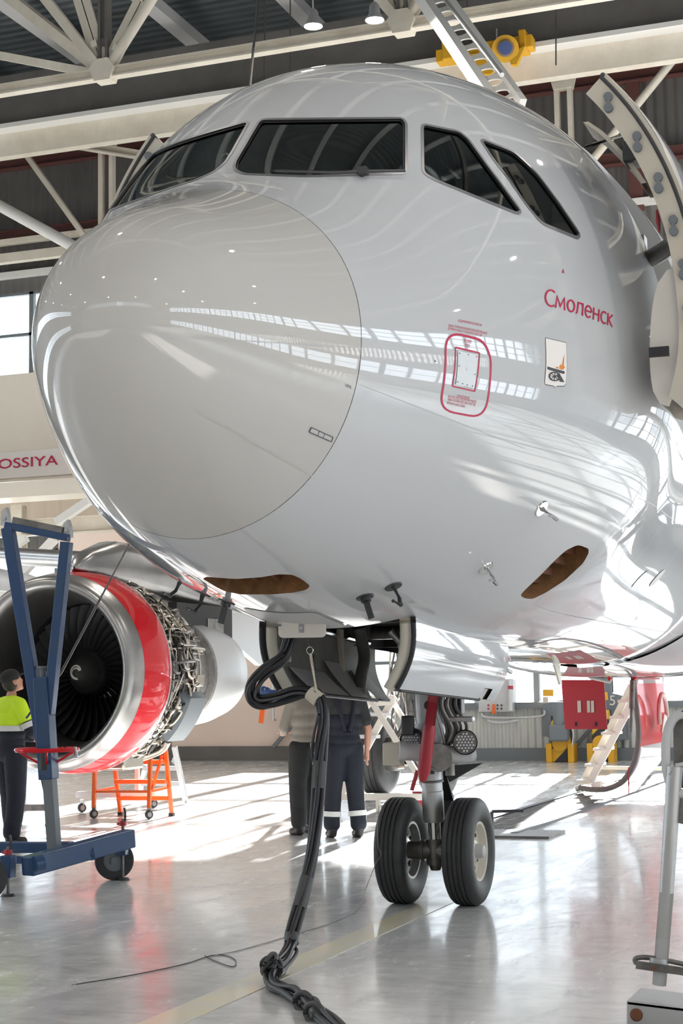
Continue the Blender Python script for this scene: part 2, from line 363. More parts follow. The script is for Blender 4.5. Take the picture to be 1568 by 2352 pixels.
TAB = {k: smooth_table(v) for k, v in dict(zt=F_ZT, zb=F_ZB, w=F_W, zm=F_ZM, nu=F_NU, nl=F_NL).items()}
def prof(s):
    u = np.sqrt(np.maximum(s, 0)); return [np.interp(u, UG, TAB[k]) for k in ('zt', 'zb', 'w', 'zm', 'nu', 'nl')]
def surf0(s, th):
    s = np.asarray(s, float); th = np.asarray(th, float); zt, zb, w, zm, nu, nl = prof(s); c, si = np.cos(th), np.sin(th); n = np.where(si > 0, nu, nl)
    y = w * np.sign(c) * np.abs(c) ** (2 / n); z = zm + np.where(si > 0, zt - zm, zm - zb) * np.sign(si) * np.abs(si) ** (2 / n)
    return np.stack([s + 0 * th, y, z + ZC], -1)
def surfn(s, th):
    s = np.asarray(s, float); th = np.asarray(th, float) + 1e-5; e = np.maximum(.004 * np.sqrt(np.maximum(s, 1e-4)), 1e-4); et = .004
    a = surf0(s + e, th) - surf0(np.maximum(s - e, 0), th); b = surf0(s, th + et) - surf0(s, th - et); n = np.cross(b, a); n /= np.maximum(np.linalg.norm(n, axis=-1, keepdims=True), 1e-9)
    p = surf0(s, th); ref = p - np.stack([s + .6, 0 * s + 0 * th, ZC - .3 + 0 * s + 0 * th], -1); sg = np.sign((n * ref).sum(-1, keepdims=True)); sg[sg == 0] = 1; return n * sg
def surf(s, th, off=0.0): return surf0(s, th) + surfn(s, th) * off
def inv(X):
    s = max(float(X[0]), 1e-5); zt, zb, w, zm, nu, nl = [float(a) for a in prof(np.array(s))]; dz = X[2] - ZC - zm; up = dz > 0
    n = nu if up else nl; h = (zt - zm) if up else (zm - zb); c = math.copysign(min(abs(X[1] / w), 9) ** (n / 2), X[1]); si = math.copysign(abs(dz / h) ** (n / 2), dz)
    th = math.atan2(si, c);
    if th < PI / 2: th += 2 * PI
    return s, th, math.hypot(c, si)          # theta runs 90..450 degrees, wrap on the crown; 180 = port side, 270 = keel, 360 = starboard
def hit(x, y):
    d = CR.T @ np.array([(x - 784) / FPX, -(y - 1176) / FPX, 1.0]); t = 5.0
    while t < 30:
        X = CAM + t * d
        if X[0] > 0 and inv(X)[2] < 1:
            a, b = t - .03, t
            for _ in range(26):
                m_ = (a + b) / 2; X = CAM + m_ * d
                if X[0] <= 0 or inv(X)[2] > 1: a = m_
                else: b = m_
            X = CAM + b * d; return inv(X)[:2]
        t += .03
    raise ValueError('miss %s' % ((x, y),))
def th_of_y(s, y, low=True):   # angle of the keel/crown point with lateral position y
    zt, zb, w, zm, nu, nl = [float(a) for a in prof(np.array(s))]; n = nl if low else nu; c = abs(y / w) ** (n / 2); a = math.acos(min(c, 1))
    if low: return (PI + a) if y < 0 else (2 * PI - a)
    return (PI - a) if y < 0 else (2 * PI + a)
def th_of_z(s, z, port=True):
    zt, zb, w, zm, nu, nl = [float(a) for a in prof(np.array(s))]; dz = z - ZC - zm; up = dz > 0; n = nu if up else nl; h = (zt - zm) if up else (zm - zb)
    a = math.asin(max(-1, min(1, math.copysign(abs(dz / h) ** (n / 2), dz)))); t = PI - a
    return t if port else 3 * PI - t
def mir(poly): return [(s, 3 * PI - t) for s, t in poly][::-1]
def roundpoly(P, r=.03, n=4, scale=1.6):
    out = []; N = len(P); A = [np.array([p[0], p[1] * scale]) for p in P]
    for i in range(N):
        a, b, c = A[i - 1], A[i], A[(i + 1) % N]; la, lc = np.linalg.norm(a - b), np.linalg.norm(c - b); q = min(r, la * .45, lc * .45)
        p0 = b + (a - b) / la * q; p1 = b + (c - b) / lc * q
        for k in range(n + 1): t = k / n; out.append((1 - t) ** 2 * p0 + 2 * t * (1 - t) * b + t * t * p1)
    # subdivide long edges
    res = []
    for i in range(len(out)):
        a, b = out[i], out[(i + 1) % len(out)]; L = np.linalg.norm(b - a); k = max(1, int(L / .05))
        for j in range(k): res.append(a + (b - a) * j / k)
    return [(float(p[0]), float(p[1] / scale)) for p in res]
def offset_poly(P, d, scale=1.6):
    A = np.array([(p[0], p[1] * scale) for p in P]); n = len(A); area = .5 * sum(A[i - 1][0] * A[i][1] - A[i][0] * A[i - 1][1] for i in range(n)); sg = 1 if area > 0 else -1; out = []
    for i in range(n):
        t = A[(i + 1) % n] - A[i - 1]; t /= max(np.linalg.norm(t), 1e-9); nn = np.array([t[1], -t[0]]) * sg; q = A[i] + nn * d; out.append((float(q[0]), float(q[1] / scale)))
    return out
def inpoly(x, y, poly):
    c = False; n = len(poly); j = n - 1
    for i in range(n):
        xi, yi = poly[i]; xj, yj = poly[j]
        if (yi > y) != (yj > y) and x < (xj - xi) * (y - yi) / (yj - yi) + xi: c = not c
        j = i
    return c
def inpoly_v(X, Y, poly):
    c = np.zeros(X.shape, bool); n = len(poly); j = n - 1
    for i in range(n):
        xi, yi = poly[i]; xj, yj = poly[j]
        if yi != yj: c ^= ((yi > Y) != (yj > Y)) & (X < (xj - xi) * (Y - yi) / (yj - yi) + xi)
        j = i
    return c
def skin_mesh(name, boundary, gridpts, holes, off, mname, parent, scale=1.6):
    # triangulate in (s, theta) with holes, map to the surface, exact normals
    pts = []; edges = []
    def loop(P):
        b = len(pts); pts.extend([Vector((p[0], p[1] * scale)) for p in P]); n = len(P); edges.extend([(b + i, b + (i + 1) % n) for i in range(n)])
    loop(boundary)
    for h in holes: loop(h)
    if len(gridpts):
        g = np.array(gridpts); keep = np.ones(len(g), bool)
        for h in [boundary] + list(holes):
            H = np.array([(p[0], p[1] * scale) for p in h]); G = np.stack([g[:, 0], g[:, 1] * scale], -1)
            lo = H.min(0) - .05; hi = H.max(0) + .05
            near = np.where((G[:, 0] > lo[0]) & (G[:, 0] < hi[0]) & (G[:, 1] > lo[1]) & (G[:, 1] < hi[1]))[0]
            if len(near):
                a = H; b = np.roll(H, -1, 0); dmin = np.full(len(near), 9.)
                for q in range(len(a)):
                    ab = b[q] - a[q]; L = ab @ ab; ap = G[near] - a[q]; t = np.clip(ap @ ab / max(L, 1e-12), 0, 1); dmin = np.minimum(dmin, np.linalg.norm(ap - t[:, None] * ab, axis=1))
                keep[near[dmin < .012]] = False
        pts.extend([Vector((p[0], p[1] * scale)) for p in g[keep]])
    r = geometry.delaunay_2d_cdt(pts, edges, [], 0, 1e-6); V = np.array([(v.x, v.y / scale) for v in r[0]]); T = np.array([f for f in r[2] if len(f) == 3])
    C = V[T].mean(1); ok = inpoly_v(C[:, 0], C[:, 1], boundary)
    for h in holes: ok &= ~inpoly_v(C[:, 0], C[:, 1], h)
    T = T[ok]; P3 = surf(V[:, 0], V[:, 1], off); N3 = surfn(V[:, 0], V[:, 1])
    a, b, c = P3[T[:, 0]], P3[T[:, 1]], P3[T[:, 2]]; fn = np.cross(b - a, c - a); flip = (fn * N3[T[:, 0]]).sum(1) < 0; T[flip] = T[flip][:, ::-1]
    used = np.unique(T); remap = -np.ones(len(V), int); remap[used] = np.arange(len(used)); T = remap[T]; P3 = P3[used]; N3 = N3[used]
    me = bpy.data.meshes.new(name); L = wloc(parent) if parent is not None else Vector((0, 0, 0))
    me.from_pydata((P3 - np.array(L)).tolist(), [], T.tolist()); me.materials.append(M[mname]); me.polygons.foreach_set('use_smooth', [True] * len(me.polygons))
    me.normals_split_custom_set_from_vertices(N3.tolist()); me.update()
    o = bpy.data.objects.new(name, me); COL.objects.link(o); o.parent = parent; return o
def patch(name, poly, off, mname, parent, holes=(), step=.05):
    A = np.array(poly); gs = np.arange(A[:, 0].min(), A[:, 0].max(), step); gt = np.arange(A[:, 1].min(), A[:, 1].max(), step / 1.4)
    g = [(a, b) for a in gs for b in gt]; G = np.array(g); ok = inpoly_v(G[:, 0], G[:, 1], poly)
    for h in holes: ok &= ~inpoly_v(G[:, 0], G[:, 1], h)
    return skin_mesh(name, poly, G[ok], holes, off, mname, parent)
def ribbon(name, pts, width, off, mname, parent, closed=False, scale=1.6, mbuild=None):
    # thin strip along a path in (s, theta)
    A = np.array([(p[0], p[1] * scale) for p in pts]); n = len(A); L = []; R = []
    for i in range(n):
        a = A[i - 1] if (i > 0 or closed) else A[0]; b = A[(i + 1) % n] if (i < n - 1 or closed) else A[-1]; t = b - a; t /= max(np.linalg.norm(t), 1e-9); nn = np.array([-t[1], t[0]]) * width / 2
        L.append(A[i] + nn); R.append(A[i] - nn)
    L = np.array(L); R = np.array(R); PL = surf(L[:, 0], L[:, 1] / scale, off); PR = surf(R[:, 0], R[:, 1] / scale, off)
    mb = mbuild or MB(); k = n if closed else n - 1; mb.add(list(PL) + list(PR), [(i, (i + 1) % n, n + (i + 1) % n, n + i) for i in range(k)])
    return mb if mbuild is not None else mb.build(name, mname, parent, 60, recalc=False)
def wall_rim(name, poly, o0, o1, mname, parent):
    A = np.array(poly); P0 = surf(A[:, 0], A[:, 1], o0); P1 = surf(A[:, 0], A[:, 1], o1); n = len(A); mb = MB()
    mb.add(list(P0) + list(P1), [(i, (i + 1) % n, n + (i + 1) % n, n + i) for i in range(n)]); return mb.build(name, mname, parent, 50)
def quadmap(q):  # q: pixel BL, BR, TR, TL -> function (u, v) -> (s, theta)
    C = [np.array(hit(*p)) for p in q]
    return lambda u, v: (C[0] * (1 - u) + C[1] * u) * (1 - v) + (C[3] * (1 - u) + C[2] * u) * v
def decal_text(body, q, name, m, parent, off=.002, bold=0.0, frac=(0, 1)):
    vs, fs = text_verts(body, 1.0, bold); a = np.array(vs); x0, y0 = a[:, 0].min(), a[:, 1].min(); x1, y1 = a[:, 0].max(), a[:, 1].max(); f = quadmap(q)
    st = np.array([f((v[0] - x0) / (x1 - x0), (v[1] - y0) / (y1 - y0)) for v in vs]); P3 = surf(st[:, 0], st[:, 1], off); mb = MB(); mb.add(list(P3), fs)
    return mb.build(name, m, parent, 0, recalc=False)
def fine_poly(pl, maxlen=.18):
    n = len(pl); lo = min(p[0] for p in pl), min(p[1] for p in pl); hi = max(p[0] for p in pl), max(p[1] for p in pl); pts = []
    for i in range(n):
        a, b = Vector(pl[i]), Vector(pl[(i + 1) % n]); k = max(1, int((b - a).length / maxlen)); pts += [a.lerp(b, j / k) for j in range(k)]
    m = len(pts); bd = [tuple(p) for p in pts]; g = [(x, y) for x in np.arange(lo[0] + maxlen / 2, hi[0], maxlen) for y in np.arange(lo[1] + maxlen / 2, hi[1], maxlen) if inpoly(x, y, bd)]
    r = geometry.delaunay_2d_cdt(pts + [Vector(q) for q in g], [(i, (i + 1) % m) for i in range(m)], [], 0, 1e-7); V = [tuple(v) for v in r[0]]
    return V, [tuple(f) for f in r[2] if inpoly(sum(V[i][0] for i in f) / len(f), sum(V[i][1] for i in f) / len(f), bd)]
def decal_poly(polys, q, name, m, parent, off=.002):
    f = quadmap(q); mb = MB()
    for pl in polys:
        V, F = fine_poly(pl); st = np.array([f(*p) for p in V]); mb.add(list(surf(st[:, 0], st[:, 1], off)), F)
    return mb.build(name, m, parent, 0, recalc=False)

plane = thing('airliner', 'white narrow-body jet airliner with open nose gear doors parked on its wheels', 'airplane', (5.07, 0, 0))

# --- window and opening outlines on the port side
W1 = [(600, 276), (922, 273), (930, 284), (930, 396), (700, 404), (560, 399), (540, 389), (541, 374), (572, 310)]
W2 = [(971, 287), (1054, 304), (1073, 320), (1193, 484), (1186, 488), (1104, 455), (999, 412), (973, 396)]
W3 = [(1104, 321), (1179, 350), (1209, 377), (1236, 405), (1284, 470), (1329, 537), (1324, 544), (1246, 512), (1234, 500), (1209, 470), (1164, 405), (1134, 367)]
SC1 = [(465, 1329), (473, 1325), (540, 1330), (599, 1326), (639, 1319), (672, 1320), (692, 1330), (712, 1346), (702, 1355), (672, 1361), (622, 1365), (553, 1365), (516, 1358), (496, 1348)]
SC2 = [(1194, 1368), (1204, 1356), (1238, 1324), (1271, 1290), (1299, 1264), (1327, 1251), (1351, 1260), (1351, 1270), (1339, 1293), (1296, 1333), (1253, 1361), (1222, 1376), (1204, 1374)]
def pxpoly(P, r=9, step=16):      # round and subdivide in the traced outline, then lay it on the skin
    Q = roundpoly(P, r, 4, 1.0) if False else None; A = [np.array(p, float) for p in P]; N = len(A); o = []
    for i in range(N):
        a, b, c = A[i - 1], A[i], A[(i + 1) % N]; la, lc = np.linalg.norm(a - b), np.linalg.norm(c - b); q = min(r, la * .45, lc * .45); p0 = b + (a - b) / la * q; p1 = b + (c - b) / lc * q
        o += [(1 - t) ** 2 * p0 + 2 * t * (1 - t) * b + t * t * p1 for t in (0, .25, .5, .75, 1)]
    res = []
    for i in range(len(o)):
        a, b = o[i], o[(i + 1) % len(o)]; L = np.linalg.norm(b - a)
        if L < .5: continue
        k = max(1, int(L / step)); res += [a + (b - a) * j / k for j in range(k)]
    return [hit(*p) for p in res]
w1 = [(s, max(t, PI / 2 + .024)) for s, t in pxpoly(W1)]; w2 = pxpoly(W2); w3 = pxpoly(W3, 12); sc1 = pxpoly(SC1); sc2 = pxpoly(SC2)
BAY0, BAY1, BAYW = 3.06, 5.45, .46
bay = roundpoly([(BAY0, th_of_y(BAY0, -BAYW)), (BAY0 - .05, th_of_y(BAY0, -.2)), (BAY0 - .05, th_of_y(BAY0, .2)), (BAY0, th_of_y(BAY0, BAYW)), (BAY1, th_of_y(BAY1, BAYW)), (BAY1, th_of_y(BAY1, -BAYW))], .06)
DX0, DX1, DZ0, DZ1 = 4.25, 5.06, 3.36, 5.20
door = roundpoly([(DX0, th_of_z(DX0, DZ0)), (DX0, th_of_z(DX0, 4.3)), (DX0, th_of_z(DX0, DZ1)), (DX1, th_of_z(DX1, DZ1)), (DX1, th_of_z(DX1, 4.3)), (DX1, th_of_z(DX1, DZ0))], .14, 6)
holes = [w1, w2, w3, mir(w1), mir(w2), mir(w3), sc1, sc2, bay, door, mir(door)]
T0, T1 = PI / 2, PI * 2.5
svals = list(np.arange(SR + .05, 6.3, .06)) + list(np.arange(6.4, 12, .3)) + list(np.arange(12, 33.4, .8)); tvals = np.linspace(T0, T1, 151)
G = [(s, t) for s in svals for t in tvals[1:-1]]
SB = [SR + .0018] + svals + [33.45]
bnd = [(s, T0) for s in SB] + [(33.45, t) for t in tvals[1:-1]] + [(s, T1) for s in SB[::-1]] + [(SR + .0018, t) for t in tvals[1:-1][::-1]]
fus = skin_mesh('fuselage', bnd, G, holes, 0, 'white_paint', plane)
# drip line where the two halves of the outline meet is on the crown; radome is its own part
rs = np.linspace(0, 1, 46) ** 1.7 * (SR - .0018); rt = np.linspace(T0, T1, 121)[:-1]; mb = MB(); vs = [surf0(1e-6, PI)]; nsr = [(-1, 0, 0)]
SSg, TTg = np.meshgrid(rs[1:], rt, indexing='ij'); P3 = surf(SSg, TTg).reshape(-1, 3); N3 = surfn(SSg, TTg).reshape(-1, 3)
# ease the normals near the very tip so the pole is clean
vs = np.vstack([surf0(np.array(1e-6), np.array(PI))[None], P3]); nm = np.vstack([[(-1, 0, 0)], N3]); nt = len(rt)
faces = [(0, 1 + (k + 1) % nt, 1 + k) for k in range(nt)]
for i in range(len(rs) - 2):
    for k in range(nt): k2 = (k + 1) % nt; faces.append((1 + i * nt + k, 1 + i * nt + k2, 1 + (i + 1) * nt + k2, 1 + (i + 1) * nt + k))
me = bpy.data.meshes.new('radome'); me.from_pydata((vs - np.array([5.07, 0, 0])).tolist(), [], faces); me.materials.append(M['radome_paint'])
me.polygons.foreach_set('use_smooth', [True] * len(me.polygons)); bm = bmesh.new(); bm.from_mesh(me); bmesh.ops.recalc_face_normals(bm, faces=bm.faces)
bm.to_mesh(me); bm.free(); me.normals_split_custom_set_from_vertices(nm.tolist())
radome = bpy.data.objects.new('radome', me); COL.objects.link(radome); radome.parent = plane
ribbon('radome_joint', [(SR, t) for t in np.linspace(T0, T1, 160)], .02, -.004, 'belly_gap', plane)

# --- windows: pane, frame, reveal
for nm, w in (('windshield', w1), ('side_window', w2), ('rear_window', w3)):
    for k, pl in enumerate((w, mir(w))):
        fr = patch('window_frame', offset_poly(pl, .016), .003, 'frame_metal', plane, holes=[offset_poly(pl, -.002)])
        p_ = patch(nm, offset_poly(pl, -.004), -.012, 'cockpit_glass', plane, step=.08)
        sl = patch('window_seal', offset_poly(pl, .0), -.006, 'seal', p_, holes=[offset_poly(pl, -.008 if nm != 'windshield' else -.014)])
        wall_rim('reveal', pl, .002, -.03, 'seal', fr)
# wipers at the foot of the two windshields
for sgn in (-1,):
    mb = MB(); q = [hit(*p) for p in ((620, 405), (760, 407), (830, 404), (925, 402))]
    if sgn > 0: q = [(a, 3 * PI - b) for a, b in (q[0], q[0], q[1], q[1])]
    P_ = [Vector(surf(a, b, .03)) for a, b in q]; mb.tube(bez([P_[0], P_[1], P_[2], P_[3]] if sgn < 0 else [P_[0], P_[2]], 8), .008, 8); mb.box(P_[2], (.05, .05, .04)); mb.cyl(surf(q[2][0], q[2][1], -.02), P_[2] + Vector((0, 0, .02)), .016)
    mb.build('wiper', 'dark_metal', plane)
# --- cockpit inside
mb = MB(); mb.box((2.0, 0, 4.02), (.9, 1.5, .10)); mb.box((2.35, 0, 3.75), (.2, 1.6, .5)); mb.build('instrument_panel', 'interior', plane, 0, .01)
mb = MB(); mb.box((3.95, 0, 4.1), (.04, 2.5, 1.7)); mb.box((2.9, 0, 3.2), (2.2, 2.0, .06)); mb.build('cockpit_bulkhead', 'interior', plane, 0)
for sy in (-.53, .53):
    mb = MB(); mb.box((2.95, sy, 3.75), (.5, .5, .12)); mb.box((3.2, sy, 4.15), (.12, .48, .75)); mb.box((3.2, sy, 4.62), (.1, .26, .2)); mb.box((2.95, sy - .3, 3.95), (.4, .06, .06)); mb.box((2.95, sy + .3, 3.95), (.4, .06, .06))
    mb.build('pilot_seat', 'seat_cloth', plane, 30, .03)
mb = MB(); mb.bbox((4.2, -1.1, 3.3), (5.6, 1.1, 3.34)); mb.box((5.6, 0, 4.2), (.05, 2.8, 1.7)); mb.build('galley_lining', 'cream', plane, 0)

# --- removed-panel openings under the nose: brown primed wells with stiffeners
def well(name, poly, depth):
    A = np.array(poly); o = wall_rim(name, poly, 0.001, -depth, 'primer', plane); patch('well_floor', poly, -depth, 'primer', o)
    c = A.mean(0); mb = MB()
    for k in (-.6, -.2, .25, .62):
        i = int((k + 1) / 2 * len(A)); s = c[0] + (A[:, 0].max() - c[0]) * 0; t = c[1] + k * (A[:, 1].max() - c[1])
        a = surf(np.array([A[:, 0].min() + .02, A[:, 0].max() - .02]), np.array([t, t]), -depth * .75); mb.beam(a[0], a[1], .02, .05)
        mb.sphere((a[0] + a[1]) / 2, .03, 12, 8)
    mb.build('stiffener', 'rust', o); return o
well('panel_opening', sc1, .13); well('panel_opening', sc2, .13)
# --- surface joints and strips
jl = MB()
ribbon('', [hit(830 + (1205 - 830) * k / 14, 885 + (1030 - 885) * k / 14) for k in range(15)], .006, .0015, '', None, mbuild=jl)
for xx in (4.12, 5.35, 6.6):
    ribbon('', [(xx, t) for t in np.linspace(T0 + (.9 if xx < 4.5 else 0), T1, 120)], .004, .0015, '', None, mbuild=jl)
ribbon('', [(s, th_of_z(s, 2.75)) for s in np.linspace(4.2, 12, 40)], .004, .0015, '', None, mbuild=jl)
ribbon('', [(s, th_of_y(s, -1.0)) for s in np.linspace(4.2, 12, 40)], .004, .0015, '', None, mbuild=jl)
jl.build('skin_joint', 'light_grey', plane, 60, recalc=False)
for a, b in (((445, 940), (715, 1092)), ((378, 772), (822, 798))):
    ribbon('diverter_strip', [hit(a[0] + (b[0] - a[0]) * k / 20, a[1] + (b[1] - a[1]) * k / 20) for k in range(21)], .008, .004, 'light_grey', radome)
q = [(708, 981), (712, 990), (762, 1014), (765, 1005)]
decal_poly([[(0, 0), (1, 0), (1, 1), (0, 1)]], [(708, 992), (760, 1015), (764, 1003), (713, 980)], 'latch', 'light_grey', radome, .003)
decal_poly([[(.0, .0), (1, .0), (1, .12), (0, .12)], [(0, .88), (1, .88), (1, 1), (0, 1)], [(0, 0), (.03, 0), (.03, 1), (0, 1)], [(.97, 0), (1, 0), (1, 1), (.97, 1)], [(.36, 0), (.38, 0), (.38, 1), (.36, 1)], [(.6, 0), (.62, 0), (.62, 1), (.6, 1)]],
           [(708, 992), (760, 1015), (764, 1003), (713, 980)], 'latch_outline', 'ink', radome, .005)
decal_text('110 AL', [(792, 888), (806, 893), (807, 886), (793, 881)], 'station_mark', 'ink', radome, .002)
# --- lettering on the port side
def strokes(paths, w):
    out = []
    for P_ in paths:
        A = [np.array(p, float) for p in P_]; n = len(A); L = []
        for i in range(n):
            d0 = A[i] - A[i - 1] if i else A[1] - A[0]; d1 = A[i + 1] - A[i] if i < n - 1 else d0; d0 = d0 / np.linalg.norm(d0); d1 = d1 / np.linalg.norm(d1); m_ = d0 + d1; m_ /= np.linalg.norm(m_)
            nn = np.array([-m_[1], m_[0]]) * (w / 2) / max(.45, m_ @ d0); L.append((A[i] + nn, A[i] - nn))
        out += [[L[i][0], L[i + 1][0], L[i + 1][1], L[i][1]] for i in range(n - 1)]
    return out
def arc(cx, cy, rx, ry, a0, a1, n=16): return [(cx + rx * math.cos(math.radians(a0 + (a1 - a0) * k / n)), cy + ry * math.sin(math.radians(a0 + (a1 - a0) * k / n))) for k in range(n + 1)]
GL = [([arc(.50, .70, .46, .66, 52, 308)], .86), ([[(0.04, 0), (.12, .96), (.42, .22), (.72, .96), (.80, 0)]], .98), ([arc(.34, .5, .30, .46, 0, 360, 22)], .80), ([[(.0, .04), (.10, .16), (.16, .95), (.58, .95), (.58, 0)]], .78),
      ([arc(.33, .5, .29, .46, 2, 318) , [(.06, .52), (.60, .52)]], .76), ([[(.06, 0), (.06, 1)], [(.56, 0), (.56, 1)], [(.06, .52), (.56, .52)]], .74), ([arc(.36, .5, .31, .46, 52, 308)], .68), ([[(.06, 0), (.06, 1)], [(.52, 1), (.12, .52), (.56, 0)]], .62)]
allp = []; cx = 0
for paths, adv in GL: allp += strokes([[(x + cx, y) for x, y in p] for p in paths], .135); cx += adv
ft = quadmap([(1249, 701), (1406, 752), (1408, 713), (1251, 662)]); tx_ = MB()
for q in allp: st = np.array([ft((p[0]) / cx, p[1] / 1.42) for p in q]); tx_.add(list(surf(st[:, 0], st[:, 1], .003)), [(0, 1, 2, 3)])
tx_.build('lettering', 'deep_red', plane, 0, recalc=False)
o = decal_poly([[(.1, .1), (.9, .05), (.55, 1)]], [(1288, 628), (1296, 628), (1294, 616), (1290, 615)], 'warning_triangle', 'deep_red', plane)
# static port marking: rounded ring, inner frame, plate with rivets, small writing
def ring_px(P, wid, name, m, rad=.05):
    Q = roundpoly([hit(*p) for p in P], rad, 6); return ribbon(name, Q, wid, .002, m, plane, closed=True)
ring_px([(1020, 762), (1124, 786), (1110, 961), (1006, 941)], .014, 'static_port_outline', 'deep_red', .12)
ring_px([(1045, 798), (1100, 811), (1089, 899), (1038, 887)], .009, 'static_port_frame', 'deep_red', .004)
spp = decal_poly([[(0, 0), (1, 0), (1, 1), (0, 1)]], [(1045, 883), (1085, 892), (1096, 815), (1050, 806)], 'static_port_plate', 'plate', plane, .004)
rv = []
for u, v in ((.08, .08), (.35, .06), (.62, .05), (.92, .06), (.93, .4), (.07, .55), (.08, .93), (.5, .94), (.93, .93)):
    rv.append([(u + .03 * math.cos(a), v + .018 * math.sin(a)) for a in np.linspace(0, 2 * PI, 9)[:-1]])
for r_ in rv: decal_poly([r_], [(1045, 883), (1085, 892), (1096, 815), (1050, 806)], 'rivet', 'ink', spp, .0055)
decal_poly([[(.5 + .07 * math.cos(a), .5 + .04 * math.sin(a)) for a in np.linspace(0, 2 * PI, 17)[:-1]]], [(1045, 883), (1085, 892), (1096, 815), (1050, 806)], 'port_hole', 'alu', plane, .0055)
def tl(body, x, y, wpx, h=7, slope=.21, m='deep_red'):
    decal_text(body, [(x, y), (x + wpx, y + wpx * slope), (x + wpx + 1, y + wpx * slope - h), (x + 1, y - h)], 'small_lettering', m, plane, .002, 0)
tl('НЕ ДЕФОРМИРОВАТЬ ОТВЕРСТИЯ', 1050, 740, 54, 7); tl('ЗОНА, ОГРАНИЧЕННАЯ КРАСНОЙ ЛИНИЕЙ', 1028, 751, 89, 8); tl('ДОЛЖНА БЫТЬ ГЛАДКОЙ И ЧИСТОЙ', 1027, 758, 78, 8)
tl('РЕЗЕРВ', 1064, 786, 17, 8); tl('STBY', 1066, 797, 12, 8)
tl('STATIC PORT', 1049, 912, 28, 6); tl('DO NOT PLUG OR DEFORM HOLES', 1028, 913, 64, 6, .2); tl('AREA WITHIN RED LINE MUST BE', 1027, 920, 63, 6, .2); tl('SMOOTH AND CLEAN', 1025, 928, 41, 6, .2)
# coat of arms: white shield with a cannon on a wheeled carriage and a flame above
EQ = [(1249, 884), (1297, 888), (1299, 788), (1252, 777)]
em = decal_poly([[(.04, .02), (.42, .0), (.5, -.04), (.58, .0), (.93, .02), (1, .08), (1, 1), (0, 1), (0, .08)]], EQ, 'coat_of_arms', 'banner', plane, .002)
decal_poly([[(.0, .07), (.05, .0), (.44, -.02), (.5, -.06), (.56, -.02), (.95, 0), (1.02, .07), (1.02, 1.01), (-.02, 1.01), (-.02, .07)]], EQ, 'shield_edge', 'ink', em, .0012)
decal_poly([[(.05, .50), (.30, .475), (.88, .43), (.90, .37), (.84, .35), (.30, .40), (.05, .42)], [(.62, .37), (.92, .12), (.70, .12), (.52, .28)]], EQ, 'cannon', 'ink', em, .0035)
wh = [[(.42 + r0 * math.cos(a), .25 + r0 * .45 * math.sin(a)), (.42 + r1 * math.cos(a), .25 + r1 * .45 * math.sin(a)), (.42 + r1 * math.cos(b), .25 + r1 * .45 * math.sin(b)), (.42 + r0 * math.cos(b), .25 + r0 * .45 * math.sin(b))]
      for r0, r1 in ((.22, .29), (.0, .08)) for a, b in zip(np.linspace(0, 2 * PI, 21)[:-1], np.linspace(0, 2 * PI, 21)[1:])]
for k in range(8):
    a = k * PI / 4; wh.append([(.42 + .07 * math.cos(a - .2), .25 + .03 * math.sin(a - .2)), (.42 + .24 * math.cos(a - .07), .25 + .108 * math.sin(a - .07)), (.42 + .24 * math.cos(a + .07), .25 + .108 * math.sin(a + .07)), (.42 + .07 * math.cos(a + .2), .25 + .03 * math.sin(a + .2))])
decal_poly(wh, EQ, 'cannon_wheel', 'dark_metal', em, .0045)
decal_poly([[(.64, .48), (.82, .47), (.90, .55), (.84, .60), (.88, .80), (.80, .70), (.74, .58), (.70, .62), (.62, .56)], [(.44, .49), (.60, .48), (.56, .53), (.48, .53)]], EQ, 'flame_bird', 'gold', em, .0035)
# dots on the skin
decal_poly([[(0, 0), (1, 0), (1, 1), (0, 1)]], [(997, 831), (1000, 831), (1000, 828), (997, 828)], 'drain_dot', 'ink', plane)
# antennas and probes: pitot heads, angle-of-attack vanes
def probe(p, kind, flip=False):
    s, t = hit(*p) if not flip else (hit(*p)[0], 3 * PI - hit(*p)[1]); b = Vector(surf(s, t)); n = Vector(surfn(s, t)); mb = MB()
    mb.cyl(b - n * .002, b + n * .006, .055, .05, 24)
    fw = Vector((-1, 0, 0)); fw = (fw - n * fw.dot(n)).normalized()
    if kind == 'pitot': mb.tube([b, b + n * .07 - fw * .03, b + n * .115 + fw * .0], .014, 10, rs=[.018, .012, .013]); mb.tube([b + n * .115 - fw * .01, b + n * .12 + fw * .11], .012, 10, rs=[.014, .010])
    else: mb.cyl(b, b + n * .03, .03); mb.beam(b + n * .03, b + n * .13 - fw * .02, .012, .035)
    return mb
probe((838, 1371), 'vane').build('static_vane', 'dark_metal', plane)
probe((903, 1347), 'pitot').build('pitot_probe', 'dark_metal', plane)
probe((1115, 1305), 'pitot').build('pitot_probe', 'chrome', plane)
probe((1243, 1168), 'pitot').build('pitot_probe', 'chrome', plane)
probe((838, 1371), 'vane', True).build('static_vane', 'dark_metal', plane); probe((903, 1347), 'pitot', True).build('pitot_probe', 'dark_metal', plane); probe((1115, 1305), 'pitot', True).build('pitot_probe', 'dark_metal', plane)
